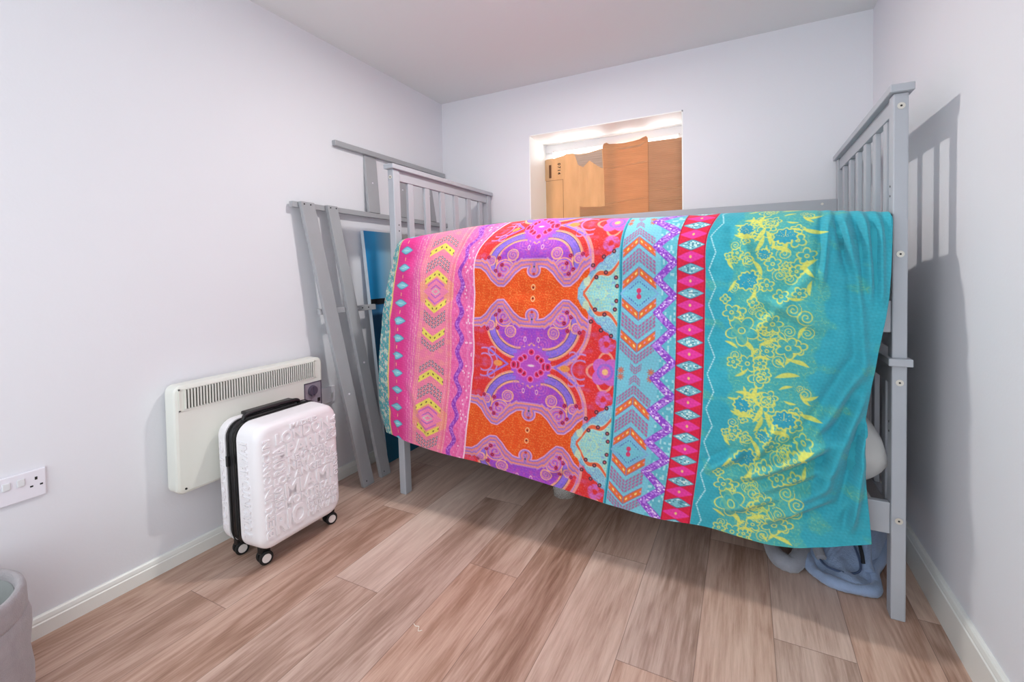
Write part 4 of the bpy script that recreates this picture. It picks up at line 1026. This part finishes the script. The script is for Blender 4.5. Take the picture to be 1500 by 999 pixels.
# ------------------------------------------------------------------ fleece blanket on the floor
def height_sheet(bm, outline, zf, n=46, mat_=0, t=.01):
    """grid clipped to a closed outline, lifted by zf(x,y)"""
    out = [(p.x, p.y) for p in spline([(a, b, 0) for a, b in outline], 8, closed=True)]
    def inside(x, y):
        c = False; m = len(out)
        for i in range(m):
            x1, y1 = out[i]; x2, y2 = out[(i + 1) % m]
            if (y1 > y) != (y2 > y) and x < (x2 - x1) * (y - y1) / (y2 - y1) + x1: c = not c
        return c
    cx = sum(p[0] for p in out) / len(out); cy = sum(p[1] for p in out) / len(out)
    rings = []; K = 16
    for k in range(K + 1):
        f = k / K; rings.append([(cx + (x - cx) * f, cy + (y - cy) * f) for x, y in out])
    c0 = bm.verts.new((cx, cy, zf(cx, cy, 0)))
    prev = None
    for k in range(1, K + 1):
        cur = [bm.verts.new((x, y, zf(x, y, k / K))) for x, y in rings[k]]
        m = len(cur)
        for i in range(m):
            if prev is None: f = bm.faces.new((c0, cur[i], cur[(i + 1) % m]))
            else: f = bm.faces.new((prev[i], cur[i], cur[(i + 1) % m], prev[(i + 1) % m]))
            f.material_index = mat_
        prev = cur
    low_ = [bm.verts.new((x, y, .0015)) for x, y in rings[K]]; m = len(low_)
    for i in range(m): bm.faces.new((prev[i], low_[i], low_[(i + 1) % m], prev[(i + 1) % m]))
    bm.faces.new(low_[::-1]); return out
bl = empty('fleece_blanket', (.33, 1.98, 0))
tag(bl, 'crumpled blue grey fleece blanket on the floor beneath the right end of the bed', 'blanket')
bm = bmesh.new()
oA = [(.205, 1.985), (.218, 1.925), (.255, 1.888), (.320, 1.872), (.380, 1.885), (.400, 1.925), (.402, 1.99), (.44, 2.05), (.50, 2.24), (.40, 2.36), (.24, 2.34), (.20, 2.12)]
def rough(bm, amp, sc):
    for v in bm.verts:
        c = v.co * sc
        v.co.z += amp * (math.sin(c.x * 3.1 + math.sin(c.y * 2.3)) * math.sin(c.y * 2.7 + c.z) + .6 * math.sin(c.x * 7.3 - c.y * 5.1))
        v.co.z = max(v.co.z, .0012)
    return bm
def lift(y): return max(0, min(1, (y - 1.93) / .20))
def zA(x, y, f):
    s = .034 + .010 * math.sin(x * 21 + y * 9) * math.sin(y * 17 - x * 5) + .13 * lift(y) ** 1.1 + .014 * math.exp(-((x - .30 + (y - 1.95) * .4) / .03) ** 2)
    return max(.006, s * (1 - .45 * f ** 8))
oo = height_sheet(bm, oA, zA); rough(bm, .0022, 60)
loc(build('blanket_body', bm, M_fleece, bl, smooth=True), bl)
bm = bmesh.new(); pts = [Vector((x, y, .021 + .055 * lift(y))) for x, y in oo]
tube(bm, pts, lambda t: .0185 + .002 * math.sin(t * 40), 14, closed=True); rough(bm, .0018, 90); loc(build('rolled_hem', bm, M_fleece, bl, smooth=True), bl)
bm = bmesh.new(); tube(bm, spline([(.236, 2.02, .085), (.240, 1.97, .052), (.262, 1.925, .046), (.315, 1.916, .044), (.352, 1.932, .050), (.362, 1.965, .065), (.352, 2.02, .10)], 8), .0035, 8)
loc(build('seam_line', bm, mat('fleece_seam', (74, 90, 122), .95, bump=.5, bscale=200), bl, smooth=True), bl)
bm = bmesh.new(); tube(bm, spline([(.245, 2.14, .21), (.238, 2.06, .150), (.236, 2.00, .085), (.246, 1.955, .056)], 8), .017, 14); rough(bm, .0018, 90)
loc(build('inner_fold', bm, M_fleece_d, bl, smooth=True), bl)
bm = bmesh.new(); tube(bm, spline([(.378, 2.20, .22), (.392, 2.12, .165), (.392, 2.05, .115), (.382, 1.99, .070), (.385, 1.955, .045)], 8), .0175, 14); rough(bm, .0018, 90)
loc(build('inner_fold', bm, M_fleece, bl, smooth=True), bl)
bm = bmesh.new(); tube(bm, spline([(.215, 2.16, .15), (.196, 2.02, .055), (.160, 1.935, .026), (.118, 1.935, .026), (.092, 2.0, .030), (.085, 2.12, .040)], 10), lambda t: .023 + .007 * math.sin(t * 3.14), 16); rough(bm, .0018, 90)
loc(build('trailing_fold', bm, M_fleece_d, bl, smooth=True), bl)['label'] = 'greyer trailing fold of fleece'
bm = bmesh.new(); tube(bm, spline([(.366, 2.02, .120), (.370, 1.985, .090), (.370, 1.960, .068)], 6), .006, 8)
loc(build('strap', bm, M_tagm, bl, smooth=True), bl)['label'] = 'dark strap end'
bm = bmesh.new(); box(bm, .362, .371, 2.000, 2.004, .118, .128); loc(build('care_label', bm, M_plastic, bl), bl)

# ------------------------------------------------------------------ clear plastic tub under the bed
tb_ = bmesh.new(); rr_ = [(.045, 0), (.055, .004), (.060, .05), (.064, .085), (.061, .085), (.057, .05), (.052, .007), (.0, .006)]
prevr = None
for r_, z in rr_:
    cur = [tb_.verts.new((-.80 + max(r_, .0005) * math.cos(2 * PI * i / 28), 2.11 + max(r_, .0005) * math.sin(2 * PI * i / 28), z + .001)) for i in range(28)]
    if prevr:
        for i in range(28): tb_.faces.new((prevr[i], prevr[(i + 1) % 28], cur[(i + 1) % 28], cur[i]))
    else: tb_.faces.new(cur[::-1])
    prevr = cur
tb_.faces.new(prevr)
tag(build('plastic_tub', tb_, M_clear, smooth=True), 'small clear plastic tub on the floor under the middle of the bed', 'tub')

# ------------------------------------------------------------------ laundry basket
bk_e = empty('fabric_basket', (-1.765, .335, 0)); tag(bk_e, 'grey fabric storage basket with a soft cuff at the left wall', 'basket')
BX, BY = -1.765, .292
def bk_ring(bm, r, z, n=72, k=0.):
    return [bm.verts.new((BX + (r + k * math.sin(5 * 2 * PI * i / n + z * 30) + .5 * k * math.sin(11 * 2 * PI * i / n - z * 40)) * math.cos(2 * PI * i / n), BY + (r + k * math.sin(5 * 2 * PI * i / n + z * 30)) * math.sin(2 * PI * i / n), z)) for i in range(n)]
def loft(bm, rings, cap0=False, cap1=False):
    for a, b in zip(rings, rings[1:]):
        for i in range(len(a)): bm.faces.new((a[i], a[(i + 1) % len(a)], b[(i + 1) % len(a)], b[i]))
    if cap0: bm.faces.new(rings[0][::-1])
    if cap1: bm.faces.new(rings[-1])
bm = bmesh.new()
def _sq(bm):
    for v in bm.verts: v.co.z = .001 + v.co.z * .94
prof = [(.185, .001, 0), (.194, .008, .001), (.197, .05, .002), (.198, .10, .004), (.196, .15, .004), (.197, .20, .004), (.195, .24, .003), (.190, .268, .002), (.182, .274, .001), (.176, .276, 0), (.170, .27, 0), (.170, .02, 0)]
loft(bm, [bk_ring(bm, r, z, k=k) for r, z, k in prof], True, True)
_sq(bm); loc(build('basket_body', bm, [M_basket], bk_e, smooth=True), bk_e)
bm = bmesh.new()
prof = [(.179, .262), (.189, .262), (.191, .275), (.190, .322), (.187, .333), (.180, .337), (.172, .333), (.168, .322), (.167, .262), (.171, .240), (.177, .250)]
R_ = [bk_ring(bm, r, z, k=.0006) for r, z in prof]; loft(bm, R_ + [R_[0]])
_sq(bm); loc(build('cuff', bm, M_basket, bk_e, smooth=True), bk_e)
bm = bmesh.new(); loft(bm, [bk_ring(bm, .1665, .315), bk_ring(bm, .163, .20), bk_ring(bm, .160, .03)], False, True)
_sq(bm); loc(build('lining', bm, M_basket_in, bk_e, smooth=True), bk_e)

# ------------------------------------------------------------------ thread scrap on the floor
bm = bmesh.new(); tube(bm, spline([(-.940, 1.118, .0015), (-.928, 1.112, .002), (-.917, 1.115, .0015), (-.908, 1.100, .002), (-.899, 1.108, .0015)], 6), .0011, 6)
tag(build('thread_scrap', bm, M_thread, smooth=True), 'short curl of pale thread lying on the floor planks', 'thread')

# ------------------------------------------------------------------ ceiling lamp (just above the frame) and daylight
LPOS = Vector((-.78, 1.70, HC))
cl = empty('ceiling_light', (LPOS.x, LPOS.y, HC)); tag(cl, 'small round flush light on the ceiling above the front of the bed', 'ceiling light')
bm = bmesh.new(); cyl(bm, (LPOS.x, LPOS.y, HC - .010), (0, 0, 1), .078, .02, 40)
loc(build('fitting', bm, M_lamp, cl, wbevel=.003), cl)
em = bpy.data.materials.new('lit_diffuser'); em.use_nodes = True; k = NT(em); eb = k.n['Principled BSDF']
eb.inputs['Base Color'].default_value = (1, .97, .93, 1); eb.inputs['Emission Color'].default_value = (1, .95, .88, 1); eb.inputs['Emission Strength'].default_value = 6
bm = bmesh.new(); loft_ = [[bm.verts.new((LPOS.x + r_ * math.cos(2 * PI * i / 32), LPOS.y + r_ * math.sin(2 * PI * i / 32), z_)) for i in range(32)] for r_, z_ in ((.068, HC - .019), (.066, HC - .028), (.056, HC - .036), (.035, HC - .041), (.01, HC - .043))]
for a_, b_ in zip(loft_, loft_[1:]):
    for i in range(32): bm.faces.new((a_[i], a_[(i + 1) % 32], b_[(i + 1) % 32], b_[i]))
bm.faces.new(loft_[-1]); loc(build('diffuser', bm, em, cl, smooth=True), cl)
la = bpy.data.lights.new('ceiling_light_glow', 'AREA'); la.shape = 'DISK'; la.size = .11; la.energy = 16; la.color = (1, .965, .92)
lo = bpy.data.objects.new('ceiling_light_glow', la); lo.location = (LPOS.x, LPOS.y, HC - .046); link(lo)
# daylight outside the window
ld = bpy.data.lights.new('window_daylight', 'AREA'); ld.shape = 'RECTANGLE'; ld.size = 1.3; ld.size_y = 1.3; ld.energy = 85; ld.color = (.94, .97, 1)
lw = bpy.data.objects.new('window_daylight', ld); lw.location = (-.79, WY + .55, 1.75); lw.rotation_euler = (math.radians(-90), 0, 0); link(lw)

w = bpy.data.worlds.new('daylight'); scene.world = w; w.use_nodes = True
bg = w.node_tree.nodes['Background']; bg.inputs['Color'].default_value = (.87, .95, 1., 1); bg.inputs['Strength'].default_value = 2.1

# ------------------------------------------------------------------ camera
cam_d = bpy.data.cameras.new('camera'); cam = link(bpy.data.objects.new('camera', cam_d)); scene.camera = cam
f, yaw, pit, rol, hcam, cyp = 669.0339, -0.4709, -0.0267, -0.0169, 1.1125, 416.6411
fwv = Vector((math.sin(yaw) * math.cos(pit), math.cos(yaw) * math.cos(pit), math.sin(pit)))
r = Vector((math.cos(yaw), -math.sin(yaw), 0)); u = r.cross(fwv)
r2 = r * math.cos(rol) + u * math.sin(rol); u2 = -r * math.sin(rol) + u * math.cos(rol)
cam.matrix_world = Matrix(((r2.x, u2.x, -fwv.x, 0), (r2.y, u2.y, -fwv.y, 0), (r2.z, u2.z, -fwv.z, hcam), (0, 0, 0, 1)))
cam_d.sensor_fit = 'HORIZONTAL'; cam_d.sensor_width = 36; cam_d.lens = f / 1500 * 36; cam_d.shift_y = -(499.5 - cyp) / 1500
cam_d.clip_start = .02; cam_d.clip_end = 60
vs_ = scene.view_settings; vs_.view_transform = 'Standard'; vs_.look = 'None'; vs_.exposure = .07; vs_.gamma = 1; vs_.use_curve_mapping = False
